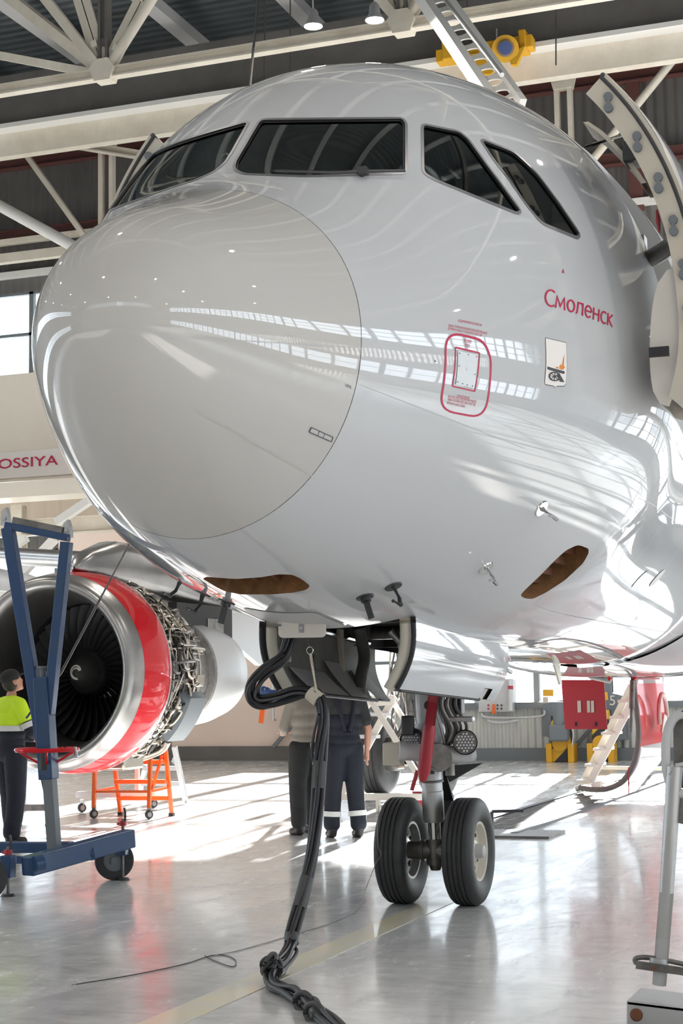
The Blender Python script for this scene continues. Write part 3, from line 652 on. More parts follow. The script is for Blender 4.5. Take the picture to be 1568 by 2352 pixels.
# small drain mast and blade antenna under the belly, round inspection discs
mb = MB(); b = Vector(surf(9.2, 1.5 * PI)); mb.prism([b + Vector((-.12, 0, .01)), b + Vector((.12, 0, .01)), b + Vector((.2, 0, -.2)), b + Vector((.12, 0, -.2))], (0, 1, 0), .02); mb.build('blade_antenna', 'cream', plane, 0)
mb = MB(); b = Vector(surf(7.2, 1.5 * PI)); mb.tube([b, b + Vector((.05, 0, -.07)), b + Vector((.2, 0, -.09))], .018); mb.build('drain_mast', 'alu', plane)
for p, m_ in (((1469, 1331), 'blue_gloss'), ((1508, 1328), 'alu')):
    s, t = hit(*p); A = [(s + .09 * math.cos(a), t + .045 * math.sin(a)) for a in np.linspace(0, 2 * PI, 25)[:-1]]; patch('inspection_disc', A, .004, m_, plane, step=.2)

# --- passenger doors, swung open forward of their openings
def cabin_door(port):
    sg = 1 if port else -1; sh = np.array([-.92, -.35, .14]) if port else np.array([-.72, .115, .25]); d = None
    def S_(s, z, off): return Vector(surf(s, th_of_z(s, z, port), off) + sh)
    zs = np.linspace(DZ0 - .30, DZ1 - .02, 30); ss = np.linspace(DX0 + .02, DX1 - .02, 10)
    mb = MB(); mb.grid([[S_(s, z, .0) for s in ss] for z in zs]); d = mb.build('passenger_door', 'white_paint', plane, 60)
    mb = MB()
    for a, b_ in (((ss[0]), 0), ((ss[-1]), 0)): mb.grid([[S_(a, z, o_) for o_ in (0, -.05, -.17)] for z in zs])
    for z in (zs[0], zs[-1]): mb.grid([[S_(s, z, o_) for s in ss] for o_ in (0, -.05, -.17)])
    mb.build('door_edge', 'cream', d, 60)
    mb = MB(); mb.grid([[S_(s, z, -.17) for s in ss] for z in zs]); mb.build('door_lining', 'grey_paint', d, 60)
    mb = MB()
    for s in (ss[0] - .004, ss[-1] + .004): mb.tube([S_(s, z, -.035) for z in zs], .012, 8)
    mb.tube([S_(s, zs[-1], -.02) for s in ss], .016, 8); mb.build('door_seal', 'dark_metal', d)
    for z in np.linspace(DZ0 + .25, DZ1 - .15, 6):
        mb = MB(); c = S_(ss[0] - .01, z, -.11)
        for dz in (-.035, .035): mb.cyl(c + Vector((0, 0, dz)) - Vector((.02, 0, 0)), c + Vector((0, 0, dz)) + Vector((.02, 0, 0)), .028, seg=14)
        mb.beam(c + Vector((-.012, 0, -.05)), c + Vector((-.012, 0, .05)), .02, .02)
        mb.build('door_stop', 'steel_grey', d)
    # slide pack on the inside of the lower half, window, hinge arm
    mb = MB(); mb.grid([[S_(s, z, o_) for o_ in (-.17, -.34, -.36, -.36, -.34, -.17)] if False else [S_(s, z, -.17 - .2 * math.sin(PI * max(z - 3.0, 0) / .96) ** .35) for s in ss[1:-1]] for z in np.linspace(3.01, 3.95, 14)])
    for s in (ss[1], ss[-2]): mb.grid([[S_(s, z, -.17), S_(s, z, -.17 - .2 * math.sin(PI * max(z - 3.0, 0) / .96) ** .35)] for z in np.linspace(3.01, 3.95, 14)])
    mb.build('slide_pack', 'cream_light', d, 60)
    mb = MB(); c = S_(ss[0] - .02, 3.36, -.28); mb.box(c, (.02, .12, .06)); mb.build('pack_gauge', 'seal', d, 0)
    if True:
        mb = MB(); a = Vector(surf(DX0 + .05, th_of_z(DX0, 4.35, port), -.12)); b_ = S_(DX1 - .35, 4.35, -.17); mid = (a + b_) / 2 + Vector((0, -.12 * sg, 0)); mb.tube(bez([a, mid, b_], 10), .06, 12); mb.box(b_, (.3, .1, .25)); mb.box(a, (.12, .14, .4)); mb.build('hinge_arm', 'mid_metal', d, 30)
    mb = MB(); a = px(1508, 482, 0, 3.6) if port else S_(ss[0] + .1, DZ1 - .6, -.2); mb.tube([a, a + Vector((.0, -.005, -.07)), a + Vector((.0, -.01, -.15))], .01, 6, rs=[.006, .014, .004]); mb.build('warning_ribbon', 'red_paint', d)
    wall_rim('door_frame', door if port else mir(door), .001, -.17, 'light_grey', plane)
cabin_door(True); cabin_door(False)
# thin curved fairing propped above the opening
mb = MB(); hpts = [px(x, y, 0, 4.25) for x, y in ((1350, 279), (1385, 303), (1420, 338), (1452, 374), (1484, 420))]
mb.grid([[p + Vector((dx, dy, 0)) for p in bez(hpts, 4)] for dx, dy in ((0, 0), (.0, .035), (.35, .035), (.35, 0), (0, 0))]); o = mb.build('hood_panel', 'cream', plane, 50)
MB().tube([px(1345, 337, 0, 4.3), px(1430, 310, 0, 4.25), px(1440, 330, 0, 4.25)], .014, 8).build('prop_rod', 'chrome', o)
MB().box(px(1455, 355, 0, 4.3), (.2, .12, .14)).build('latch_block', 'dark_metal', o, 0, .01)
# ================================================================== HANGAR SHELL
struct(MB().bbox((HX0, HY0, -.2), (HX1 + .3, HY1, 0)), 'floor', 'floor')
struct(MB().bbox((HX1 + .3, -60, -.22), (90, 60, -.02)), 'ground', 'light_grey')
struct(MB().bbox((HX0, HY0, HZ + .6), (HX1 + .3, HY1, HZ + .8)), 'ceiling', 'roof')
def holed_wall(name, axis, pos, th, a0, a1, rects, m, z1=HZ + .6):
    # wall on plane axis=pos, along the other axis from a0..a1, with rectangular openings (a, b, z0, z1)
    As = sorted({a0, a1} | {r[0] for r in rects} | {r[1] for r in rects}); Zs = sorted({0, z1} | {r[2] for r in rects} | {r[3] for r in rects}); mb = MB()
    for i in range(len(As) - 1):
        for j in range(len(Zs) - 1):
            ca, cz = (As[i] + As[i + 1]) / 2, (Zs[j] + Zs[j + 1]) / 2
            if any(r[0] < ca < r[1] and r[2] < cz < r[3] for r in rects): continue
            if axis == 0: mb.bbox((pos, As[i], Zs[j]), (pos + th, As[i + 1], Zs[j + 1]))
            else: mb.bbox((As[i], pos, Zs[j]), (As[i + 1], pos + th, Zs[j + 1]))
    return struct(mb, name, m)
ZB, ZT_ = (9.25, 11.35), (1.15, 5.0)
back_r = [(HY0 + 1, -7, *ZB), (9, HY1 - 1, *ZB), (-28, 9.9, *ZT_), (16.2, 24, .3, 5.0)] + [(-3.0, 3.0, 5.0, 9.25)]  # unseen middle of the upper band walled up to keep sun off the airliner
holed_wall('wall_back', 0, HX1, .3, HY0, HY1, back_r, 'wall_dark')
side_r = [(-20, 26, 9.6, 12.2), (-20, 26, 2.0, 4.4)]
holed_wall('wall_port', 1, HY0 - .3, .3, HX0, HX1, side_r, 'wall_side')
holed_wall('wall_starboard', 1, HY1, .3, HX0, HX1, side_r, 'wall_side')
holed_wall('wall_front', 0, HX0 - .3, .3, HY0, HY1, [(-26, 26, 9.6, 12.2)], 'wall_side')
def window(n, axis, pos, a0, a1, z0, z1, dm, rows, m='steel_grey', w=.12):
    mb = MB(); k = max(1, round((a1 - a0) / dm)); half = .06
    def bar(a, b, c, d):
        if axis == 0: mb.bbox((pos - half, a, c), (pos + half, b, d))
        else: mb.bbox((a, pos - half, c), (b, pos + half, d))
    for i in range(k + 1): a = a0 + (a1 - a0) * i / k; ww = w * (2.2 if i % 4 == 0 else 1); bar(a - ww / 2, a + ww / 2, z0, z1)
    for j in range(rows + 1): z = z0 + (z1 - z0) * j / rows; ww = w if j in (0, rows) else w * .6; bar(a0, a1, z - ww / 2, z + ww / 2)
    o = struct(mb, 'window_%d' % n, m)
    g = MB()
    if axis == 0: g.bbox((pos + .08, a0, z0), (pos + .09, a1, z1))
    else: g.bbox((a0, pos + .08, z0), (a1, pos + .09, z1))
    g.build('pane', 'pane', o, 0)
window(1, 0, HX1 + .1, HY0 + 1, -7, *ZB, 1.35, 2)
window(9, 0, HX1 + .1, 9, HY1 - 1, *ZB, 1.35, 2)
window(2, 0, HX1 + .1, -28, 9.9, *ZT_, 1.3, 4)
window(3, 0, HX1 + .1, 16.2, 24, .3, 5.0, 1.8, 2)
window(4, 1, HY0 - .15, -20, 26, 9.6, 12.2, 1.15, 3)
window(5, 1, HY0 - .15, -20, 26, 2.0, 4.4, 1.15, 2)
window(6, 1, HY1 + .1, -20, 26, 9.6, 12.2, 1.15, 3)
window(7, 1, HY1 + .1, -20, 26, 2.0, 4.4, 1.15, 2)
window(8, 0, HX0 - .15, -26, 26, 9.6, 12.2, 1.15, 3)
# tan sliding door leaves on the lower left of the back wall, dark kick rail under them
for i, (a, b) in enumerate(((10.2, 13.15), (13.2, 16.1))):
    o = struct(MB().bbox((HX1 - .18, a, .32), (HX1 - .05, b, 5.4)), 'door_%d' % (i + 1), 'tan_door')
    mb = MB(); mb.bbox((HX1 - .2, a + .3, 1.2), (HX1 - .19, a + 2.2, 4.6)); mb.build('door_panel', 'tan_door', o, 0)
    mb = MB(); c = Vector((HX1 - .25, a + .35, 1.7)); mb.tube([c, c + Vector((-.12, 0, 0)), c + Vector((-.12, 0, -.8)), c + Vector((0, 0, -.8))], .025, 8); mb.build('door_handle', 'alu', o)
struct(MB().bbox((HX1 - .25, 10.1, 0), (HX1 - .02, 16.2, .32)), 'baseboard_back', 'girder_dark')
# low corrugated apron with its steel framing on the right of the back wall
struct(MB().bbox((HX1 - .12, -29, .25), (HX1 - .02, 10.1, 1.12)), 'wall_apron', 'wall_low')
mb = MB(); mb.bbox((HX1 - .3, -29, 0), (HX1 - .03, 10.1, .26)); struct(mb, 'baseboard_right', 'steel_grey')
mb = MB(); mb.bbox((HX1 - .3, -29, 1.08), (HX1 - .1, 10.1, 1.22)); struct(mb, 'trim_1', 'steel_grey')
k = 2
for y in (-20, -14, -8, -4.2, -.6, 3.1, 9.9):
    mb = MB(); mb.ibeam((HX1 - .28, y, 0), (HX1 - .28, y, 9.0), .22, .24, .03, (1, 0, 0)); mb.beam((HX1 - .28, y, 1.05), (HX1 - .28, y + .7, .3), .06, .08); struct(mb, 'trim_%d' % k, 'steel_grey'); k += 1
for z in (12.75, 14.55):
    mb = MB(); mb.ibeam((HX1 - .12, HY0, z), (HX1 - .12, HY1, z), .2, .26, .03); struct(mb, 'trim_%d' % k, 'brown_girt'); k += 1
for y in (-9.5, 2.0, 19):
    struct(MB().bbox((HX1 - .14, y, 11.6), (HX1 - .02, y + .3, HZ)), 'trim_%d' % k, 'brown_girt'); k += 1
for z in (5.35, 8.9, 11.7):
    struct(MB().bbox((HX1 - .2, HY0, z), (HX1, HY1, z + .14)), 'trim_%d' % k, 'beam_white' if z > 9 else 'steel_grey'); k += 1

# ------------------------------------------------------------------ roof steel
XT = 18.0
NODE = px(240, 170, 0, XT)
def pt(x, y, X=XT): return px(x, y, 0, X)
def ext(a, b, za):  # carry the line a-b on to height za
    t = (za - a.z) / (b.z - a.z); return a + (b - a) * t
truss = thing('roof_truss', 'beige riveted steel roof truss nearest the back wall, its node upper left', 'truss', (XT, 0, NODE.z), 'roof trusses')
def member(parent, name, a, b, w, h, m='beam', kind='box'):
    mb = MB()
    if kind == 'pair':
        d = (b - a).normalized(); s = d.cross(Vector((1, 0, 0))).normalized() * (w * .42)
        mb.beam(a + s, b + s, w * .28, h); mb.beam(a - s, b - s, w * .28, h)
        n = max(2, int((b - a).length / .9))
        for i in range(n): c = a + (b - a) * (i + .5) / n; mb.beam(c - d * .06, c + d * .06, w, h * .7)
    elif kind == 'tube': mb.cyl(a, b, w / 2, seg=16)
    elif kind == 'I': mb.ibeam(a, b, w, h, .03)
    else: mb.beam(a, b, w, h)
    return mb.build(name, m, parent, 30)
def make_truss(parent, X, detail=True):
    za = NODE.z; zt = za + 3.3
    member(parent, 'bottom_chord', Vector((X, HY0, za)), Vector((X, HY1, za)), .18, .19, 'beam', 'I')
    member(parent, 'top_chord', Vector((X, HY0, zt)), Vector((X, HY1, zt)), .24, .26, 'girder_dark', 'I')
    y = NODE.y - 5.45 * 6
    while y < HY1 + 1:
        if HY0 + .5 < y < HY1 - .5 and abs(y - NODE.y) < 16:
            n = Vector((X, y, za))
            mb = MB(); mb.prism([n + Vector((-.13, a, b)) for a, b in ((-.16, -.15), (.14, -.15), (.24, .08), (.12, .24), (-.12, .24), (-.24, .08))], (1, 0, 0), .26); mb.build('gusset_plate', 'beam', parent, 0)
            member(parent, 'post', n, Vector((X, y, zt)), .17, .16, 'girder_dark', 'pair')
            for dy, kd, m_ in ((2.5, 'box', 'beam'), (-2.5, 'tube', 'beam'), (1.05, 'pair', 'beam'), (-2.0, 'pair', 'beam')):
                if HY0 < y + dy < HY1: member(parent, 'diagonal', n, Vector((X, y + dy, zt)), .19 if kd != 'pair' else .17, .16, m_, kd)
        y += 5.45
make_truss(truss, XT)
for i, X in enumerate((9.5, 1.0, -7.5, -16.0)):
    t2 = copy_tree(truss); t2.location.x = X
    t2['label'] = ['beige riveted steel roof truss over the wings', 'beige riveted steel roof truss over the airliner forward cabin', 'beige riveted steel roof truss above the camera side', 'beige riveted steel roof truss farthest from the back wall'][i]
# second leg of the node at upper left, running out of the truss plane
sp = thing('roof_brace', 'pair of beige braces spreading left from the upper left roof node', 'roof brace', tuple(NODE))
member(sp, 'brace', pt(238, 165), pt(-160, -150, 20), .19, .19); member(sp, 'brace', pt(235, 172), pt(-200, 90, 22), .14, .15)
# purlins under the deck running aft
for i in range(21):
    y = -27.6 + i * 2.8
    o = member(None, 'roof_purlin', Vector((HX0, y, 16.1)), Vector((HX1, y, 16.1)), .34, .26, 'purlin'); tag(o, 'long grey roof purlin under the corrugated roof deck', 'purlin', 'roof purlins')
# crane girder across the bay, with bright top flange, hung on posts
gd = thing('crane_girder', 'long grey and beige crane girder spanning the hangar behind the airliner', 'girder', (24.6, 0, 14.2))
mb = MB(); mb.bbox((24.2, HY0 + .05, 14.12), (24.28, HY1 - .05, 15.3)); mb.build('web', 'girder_dark', gd, 0)
mb = MB(); mb.bbox((24.0, HY0 + .05, 14.02), (24.6, HY1 - .05, 14.12)); mb.build('flange', 'beam_white', gd, 0)
mb = MB(); mb.bbox((24.35, HY0 + .05, 13.5), (24.6, HY1 - .05, 14.02)); mb.build('runway_beam', 'beam', gd, 0)
for a in ((245, 285, 245, 470), (1291, 148, 1291, 300)):
    p0 = px(a[0], a[1], 0, 26.6); o = thing('wall_post', 'double beige post below the crane girder, ' + ('left of the nose' if a[0] < 700 else 'right of the cockpit roof'), 'post', (26.6, p0.y, 0))
    for d in (-.14, .14): member(o, 'channel', Vector((26.6, p0.y + d, 5.6 if a[0] < 700 else 9)), Vector((26.6, p0.y + d, p0.z - .1)), .1, .16)
    mb = MB(); z = p0.z; mb.prism([Vector((26.5, p0.y + a_, z + b_)) for a_, b_ in ((-.2, -.55), (.2, -.55), (.36, .1), (-.36, .1))], (1, 0, 0), .2); mb.build('bracket', 'beam', o, 0)
def bracing(name, label, cat, P0, P1, w, X, m='beam', kind='box', tip=None):
    o = member(None, name, px(*P0, 0, X), px(*P1, 0, X), w, w * .8, m, kind); return tag(o, label, cat)
bracing('wall_brace', 'beige brace with bright lower edge sloping down toward the starboard windshield', 'brace', (-40, 298), (470, 380), .22, 26.2, 'beam', 'I')
bracing('wall_brace', 'thin beige diagonal brace left of the nose, from upper left down right', 'brace', (38, 325), (300, 690), .14, 26.5)
bracing('wall_brace', 'light round tube brace reaching the radome from the left edge', 'brace', (-60, 440), (330, 655), .26, 25.6, 'beam_white', 'tube')
bracing('wall_brace', 'short wide beige brace just left of the starboard cockpit roof', 'brace', (300, 215), (520, 370), .32, 25.8)
bracing('wall_brace', 'pale diagonal tube at the right edge beyond the open door', 'brace', (1600, 70), (1180, 590), .17, 26.4, 'beam', 'tube')
for z, w, X, m_ in ((11.95, .22, 26.9, 'beam'), (12.35, .12, 26.9, 'beam')):
    o = member(None, 'wall_rail', Vector((X, 4, z)), Vector((X, HY1, z)), .2, w, m_, 'box'); tag(o, 'beige horizontal rail across the back wall left of the nose, ' + ('wider lower one' if w > .2 else 'thin upper one'), 'rail')
# perforated white boom with oval cut-outs hanging from the roof
bm_ = thing('service_boom', 'white boom arm with oval cut-outs slanting above the cockpit', 'boom arm', tuple(px(1040, 60, 0, 19)))
a0, a1 = px(925, -70, 0, 18.5), px(1130, 235, 0, 15.5); d = (a1 - a0).normalized(); side = d.cross(Vector((0, 0, 1))).normalized(); upv = side.cross(d).normalized()
off = Vector(CR[0]) * .36 + Vector((0, 0, .10))
mb = MB(); mb.beam(a0, a1, .14, .20); mb.build('lower_chord', 'beam_white', bm_, 0)
mb = MB(); mb.beam(a0 + off, a1 + off + d * .25, .10, .12); mb.build('upper_chord', 'beam_white', bm_, 0)
mb = MB(); L = (a1 - a0).length; n = 14
for i in range(n):
    c0 = a0 + d * L * i / n; c1 = a0 + d * L * (i + 1) / n; m0 = (c0 + c1) / 2 + off / 2; rr_ = []
    # one web bay: plate with an oval hole
    out = [c0, c1, c1 + off, c0 + off]; N = 20; inn = [m0 + d * (L / n * .30) * math.cos(a) + off * .36 * math.sin(a) for a in np.linspace(0, 2 * PI, N + 1)[:-1]]
    per = []
    for k2 in range(N):
        a = 2 * PI * k2 / N; ca, sa = math.cos(a), math.sin(a); s_ = 1 / max(abs(ca), abs(sa)); per.append(m0 + d * (L / n * .5) * ca * s_ + off * .5 * sa * s_)
    mb.add(inn + per, [(q, (q + 1) % N, N + (q + 1) % N, N + q) for q in range(N)])
o = mb.build('web', 'beam_white', bm_, 0); so = o.modifiers.new('t', 'SOLIDIFY'); so.thickness = .02
mb = MB(); b0 = px(1000, -30, 0, 17.6); b1 = px(1152, 172, 0, 15.3); mb.cyl(b0, b1, .035); mb.build('guide_rod', 'alu', bm_)
# yellow hoist on the crane girder
hz = px(1125, 130, 0, 23.81); ho = thing('overhead_hoist', 'yellow overhead crane hoist with a blue motor end on the girder', 'hoist', tuple(hz))
def hp(x, y, X=23.81): return px(x, y, 0, X)
mb = MB(); mb.beam(hp(1005, 135), hp(1225, 98), .3, .26); mb.build('carriage', 'yellow', ho, 0, .02)
for q_, w_ in ((((1020, 118), (1055, 112)), .5), (((1195, 100), (1212, 97)), .42)): MB().beam(hp(*q_[0]), hp(*q_[1]), .4, w_).build('gearbox', 'yellow', ho, 0, .03)
mb = MB(); mb.cyl(hp(1160, 112, 23.85), hp(1160, 112, 23.4), .26, seg=28); mb.build('drum_housing', 'yellow', ho)
mb = MB(); mb.cyl(hp(1160, 110, 23.4), hp(1160, 110, 23.25), .17, .13, seg=28); mb.build('motor_cover', 'blue_gloss', ho)
mb = MB(); mb.prism([hp(x, y, 23.6) for x, y in ((1045, 130), (1140, 115), (1140, 160), (1125, 170), (1060, 168))], (1, 0, 0), .12); mb.build('side_plate', 'yellow', ho, 0)
mb = MB(); mb.prism([hp(x, y, 23.5) for x, y in ((1165, 125), (1205, 105), (1185, 148), (1172, 148))], (1, 0, 0), .12); mb.build('end_bracket', 'yellow', ho, 0)
mb = MB(); mb.cyl(hp(1140, 66, 23.6), hp(1140, 112, 23.6), .015); mb.build('control_rod', 'alu', ho)
# hanging wires
for i, (x0, x1, y1) in enumerate(((596, 572, 210), (608, 606, 200), (666, 666, 175), (1072, 1072, 90), (1276, 1276, 150))):
    a = px(x0, -40, 0, 19.5); b = px(x1, y1, 0, 19.5 if i != 0 else 16.0)
    o = MB().cyl(a, b, .012 if i else .022, seg=8).build('hanging_wire', 'pipe_dark', None); tag(o, ['thick hanging cable slanting behind the cockpit roof, left of the two ceiling lamps', 'thin wire hanging straight beside the slanting cable', 'thin wire hanging left of the ceiling lamps', 'thin wire hanging over the white boom', 'thin wire hanging right of the yellow hoist'][i], 'wire')
# high-bay lamps
def lamp(loc, label, group, first=[None]):
    if first[0] is None:
        o = thing('ceiling_lamp', label, 'lamp', (0, 0, 0), group)
        MB().lathe([(0, .04), (.05, .08), (.18, .09), (.27, .15), (.29, .15), (.28, .14)], (0, 0, .31), (0, 0, -1), 24).build('lamp_housing', 'alu', o)
        MB().cyl((0, 0, .03), (0, 0, .045), .135, seg=28).build('diffuser', 'lamp_glow', o)
        MB().cyl((0, 0, .3), (0, 0, 3.2), .012, seg=8).build('suspension_rod', 'alu', o); first[0] = o
    else: o = copy_tree(first[0]); o['label'] = label; o['group'] = group
    o.location = loc
    l = bpy.data.lights.new('lamp_light', 'AREA'); l.shape = 'DISK'; l.size = .26; l.energy = 150; l.color = (1, .93, .84)
    lo = bpy.data.objects.new('lamp_light', l); COL.objects.link(lo); lo.location = (loc[0], loc[1], loc[2] - .02); return o
p1, p2 = px(719, 64, 0, 17), px(860, 50, 0, 17)
lamp(p1, 'round glowing ceiling lamp above the cockpit, the left one of the pair', None) if False else lamp(p1, 'round glowing ceiling lamp above the cockpit, the left one of the pair', 'ceiling lamps')
lamp(p2, 'round glowing ceiling lamp above the cockpit, the right one of the pair', 'ceiling lamps')
for X in (-15, -5, 3, 12):
    for Y in (-21, -13, -5, 4, 13, 21): lamp((X, Y, p1.z), 'round ceiling lamp in the rows over the airliner, mirrored in its skin', 'ceiling lamps')
# beige dock facade at the left with a lettered banner
dk = thing('maintenance_dock', 'beige maintenance dock beam with a lettered white banner behind the radome', 'dock', (22, 11, 0))
a, b = px(-60, 868, 0, 22), px(-60, 1112, 0, 22)
mb = MB(); mb.bbox((22, 6.5, b.z), (22.12, 20, a.z)); mb.build('fascia_panel', 'dockbeige', dk, 0)
c, d_ = px(0, 1040, 0, 21.98), px(0, 1100, 0, 21.98)
mb = MB(); mb.bbox((21.96, 6.5, d_.z), (21.99, 20, c.z)); mb.build('banner', 'banner', dk, 0)
q0, q1 = px(-28, 1079, 0, 21.95), px(133, 1065, 0, 21.95)
flat_text('ROSSIYA', (21.95, q0.y, px(-28, 1079, 0, 21.95).z), (0, -1, 0), (0, 0, 1), .20, 'banner_lettering', 'deep_red', dk, .004, .004, width=(q0.y - q1.y))
e, f_ = px(0, 1118, 0, 21.7), px(0, 1168, 0, 21.7)
mb = MB(); mb.bbox((21.2, 6, e.z - .30), (22.0, 20, e.z)); mb.build('walkway_edge', 'dockbeige', dk, 0)
mb = MB(); mb.ibeam((22.6, 5, e.z - .75), (22.6, 20, e.z - .75), .2, .34, .03); mb.build('support_beam', 'beam', dk, 0)
for y in (8.2, 10.6, 14): mb = MB(); mb.ibeam((22.4, y, 0 if y > 12 else 2.2), (22.4, y, e.z - .3), .25, .25, .03, (1, 0, 0)); mb.build('column', 'beam', dk, 0)
for (x0, y0, x1, y1) in ((-60, 1435, 125, 1238), (130, 1200, 205, 1150), (-40, 1300, 60, 1235)): member(dk, 'knee_brace', px(x0, y0, 0, 20.5), px(x1, y1, 0, 20.5), .16, .14, 'beam_white', 'box')
o = struct(MB().bbox((HX1 - .22, 8, 5.5), (HX1 - .05, 19.5, 8.9)), 'wall_panel_upper', 'wood')
# ------------------------------------------------------------------ floor marks and grating
o = MB().bbox((-14, -.10, .001), (5.4, .11, .003)).build('floor_line', 'line', None, 0); tag(o, kind='structure'); o.name = 'trim_60'
gr = thing('drain_grating', 'long steel drain grating let into the floor right of the nose wheels', 'grating', (14, 1.1, 0))
mb = MB()
for x in np.arange(10.6, 22, .11): mb.bbox((x, .86, .002), (x + .035, 1.52, .014))
for y in (.86, 1.08, 1.3, 1.5): mb.bbox((10.6, y, .001), (22, y + .02, .012))
tag(mb.build('grating_bars', 'mid_metal', gr, 0), kind='stuff')
mb = MB(); mb.bbox((10.5, .76, 0), (22, .84, .03)); mb.bbox((10.5, 1.53, 0), (22, 1.60, .03)); mb.build('edge_angle', 'dark_metal', gr, 0)
pl_ = MB().bbox((10.15, .35, 0), (10.9, 1.35, .025)); o = pl_.build('floor_plate', 'mid_metal', None, 0, loc=(10.5, .9, 0)); tag(o, 'steel floor plate at the near end of the drain grating', 'plate')
o = MB().beam((10.55, 1.05, .02), (10.55, 1.05, .24), .03, .03).beam((10.55, 1.05, .24), (10.7, .75, .24), .03, .03).build('lifting_handle', 'dark_metal', None, 0, loc=(10.55, 1.05, 0)); tag(o, 'small dark handle standing on the floor plate beside the grating', 'handle')
# ================================================================== NOSE GEAR BAY AND DOORS
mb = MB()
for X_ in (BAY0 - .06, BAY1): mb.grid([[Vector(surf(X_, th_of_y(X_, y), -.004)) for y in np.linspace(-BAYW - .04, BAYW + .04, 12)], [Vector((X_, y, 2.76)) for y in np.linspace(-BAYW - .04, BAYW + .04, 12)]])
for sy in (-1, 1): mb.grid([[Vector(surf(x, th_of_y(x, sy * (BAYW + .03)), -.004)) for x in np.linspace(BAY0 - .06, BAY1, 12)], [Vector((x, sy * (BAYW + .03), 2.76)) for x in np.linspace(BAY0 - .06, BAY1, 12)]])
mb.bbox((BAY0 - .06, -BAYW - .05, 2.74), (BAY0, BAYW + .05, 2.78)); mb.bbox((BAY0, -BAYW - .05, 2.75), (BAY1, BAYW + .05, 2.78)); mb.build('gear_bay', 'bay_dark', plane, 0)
for i in range(6):
    x = 3.3 + i * .38; mb = MB(); mb.bbox((x, -BAYW - .03, 2.0), (x + .03, BAYW + .03, 2.06)) if i % 2 else mb.bbox((x, -BAYW - .03, 2.6), (x + .04, BAYW + .03, 2.72)); mb.build('bay_frame', 'bay_grey', plane, 0)
for y, z in ((-.3, 2.3), (-.2, 2.45), (.12, 2.35), (.28, 2.2)):
    MB().tube(bez([(3.1, y, z), (3.7, y + .05, z + .08), (4.4, y - .04, z), (5.3, y, z + .05)], 8), .02, 8).build('bay_pipe', 'pipe_dark', plane)
# wheel-well rim casting arched behind the doors
def gear_door(sg):      # sg -1 port, +1 starboard; hinged along the bay edge and hanging down
    x0, x1 = 3.12, 5.26; rows_o = []; n = 12
    top = lambda x: Vector((x, sg * (.50 + .03 * (x - x0) / (x1 - x0)), 1.975 - .125 * (x - x0) / (x1 - x0)))
    H = lambda x: .435 - .03 * (x - x0) / (x1 - x0)
    xs = list(np.linspace(x0, x1, 22)); hs = np.linspace(0, 1, n)
    def P_(x, h, o=0):
        t = top(x); hh = H(x) * h
        y = sg * (.055 * math.sin(PI * min(h * .9, 1)) - .13 * h + o); return t + Vector((0, y, -hh))
    def outline(x, h): return not (4.83 < x < 5.02 and h > .86)
    d_ = None
    for o, nm, mt in ((0, 'gear_door', 'white_paint'), (-.035, 'door_inner_skin', 'bay_grey')):
        mb = MB(); V = [[P_(x, h, o) for x in xs] for h in hs]; q = [p for r in V for p in r]; f = []
        for i in range(n - 1):
            for j in range(len(xs) - 1):
                if outline((xs[j] + xs[j + 1]) / 2, (hs[i] + hs[i + 1]) / 2): f.append((i * len(xs) + j, i * len(xs) + j + 1, (i + 1) * len(xs) + j + 1, (i + 1) * len(xs) + j))
        mb.add(q, f); ob = mb.build(nm, mt, plane if d_ is None else d_, 60)
        if d_ is None: d_ = ob
    mb = MB()
    for x in (xs[0], xs[-1]): mb.grid([[P_(x, h, o) for h in hs] for o in (.0, -.035)])
    mb.grid([[P_(x, 1, o) for x in xs] for o in (0, -.035)]); mb.grid([[P_(x, 0, o) for x in xs] for o in (0, -.035)]); mb.build('door_rim', 'dark_metal', d_, 60)
    # front cream frame and black rubber edge
    MB().tube([P_(x0 - .01, h, -.06) for h in hs], .035, 12).build('frame_tube', 'cream', d_)
    MB().tube([P_(x0 - .03, h, .0) for h in hs], .016, 10).build('door_seal', 'seal', d_)
    for x, w in ((3.30, .10), (4.35, .08)):
        mb = MB(); t = top(x); mb.prism([t + Vector((0, -sg * .05, .06)), t + Vector((w, -sg * .05, .06)), P_(x + w * .6, .55, -.05), P_(x + w * .3, .55, -.05)], (0, -sg, 0), .025); mb.build('hinge_bracket', 'cream', d_, 0)
    mb = MB(); a = P_(4.3, .1, -.08); mb.tube(bez([P_(4.62, -.05, -.12) + Vector((0, 0, .08)), P_(4.64, .25, -.16), P_(4.55, .6, -.14), P_(4.42, .9, -.10)], 8), .045, 12); mb.build('actuator_horn', 'bay_grey', d_)
    # lower lining panels with lighter faces
    for xa, xb, h0 in ((3.35, 4.02, .62), (4.08, 4.45, .42), (4.62, 4.95, .5)):
        mb = MB(); mb.grid([[P_(x, h, -.05 - .09 * (h - h0) / (1 - h0)) for x in np.linspace(xa, xb, 5)] for h in np.linspace(h0, 1, 5)]); mb.build('lining_panel', 'light_grey', d_, 60)
    MB().tube([P_(x, 1.0, -.03) for x in xs[:19]], .014, 8).build('door_edge_strip', 'seal', d_)
    MB().tube([top(x) + Vector((0, -sg * .05, .02)) for x in xs[4:20]], .02, 8).build('hinge_rod', 'chrome', d_)
    MB().box(P_(3.9, .42, -.045), (.05, .01, .05)).build('marking_patch', 'seal', d_, 0)
    return d_
dp, ds = gear_door(-1), gear_door(1)
tx = MB(); tx.box((4.98, -.46, 1.66), (.006, .006, .006))
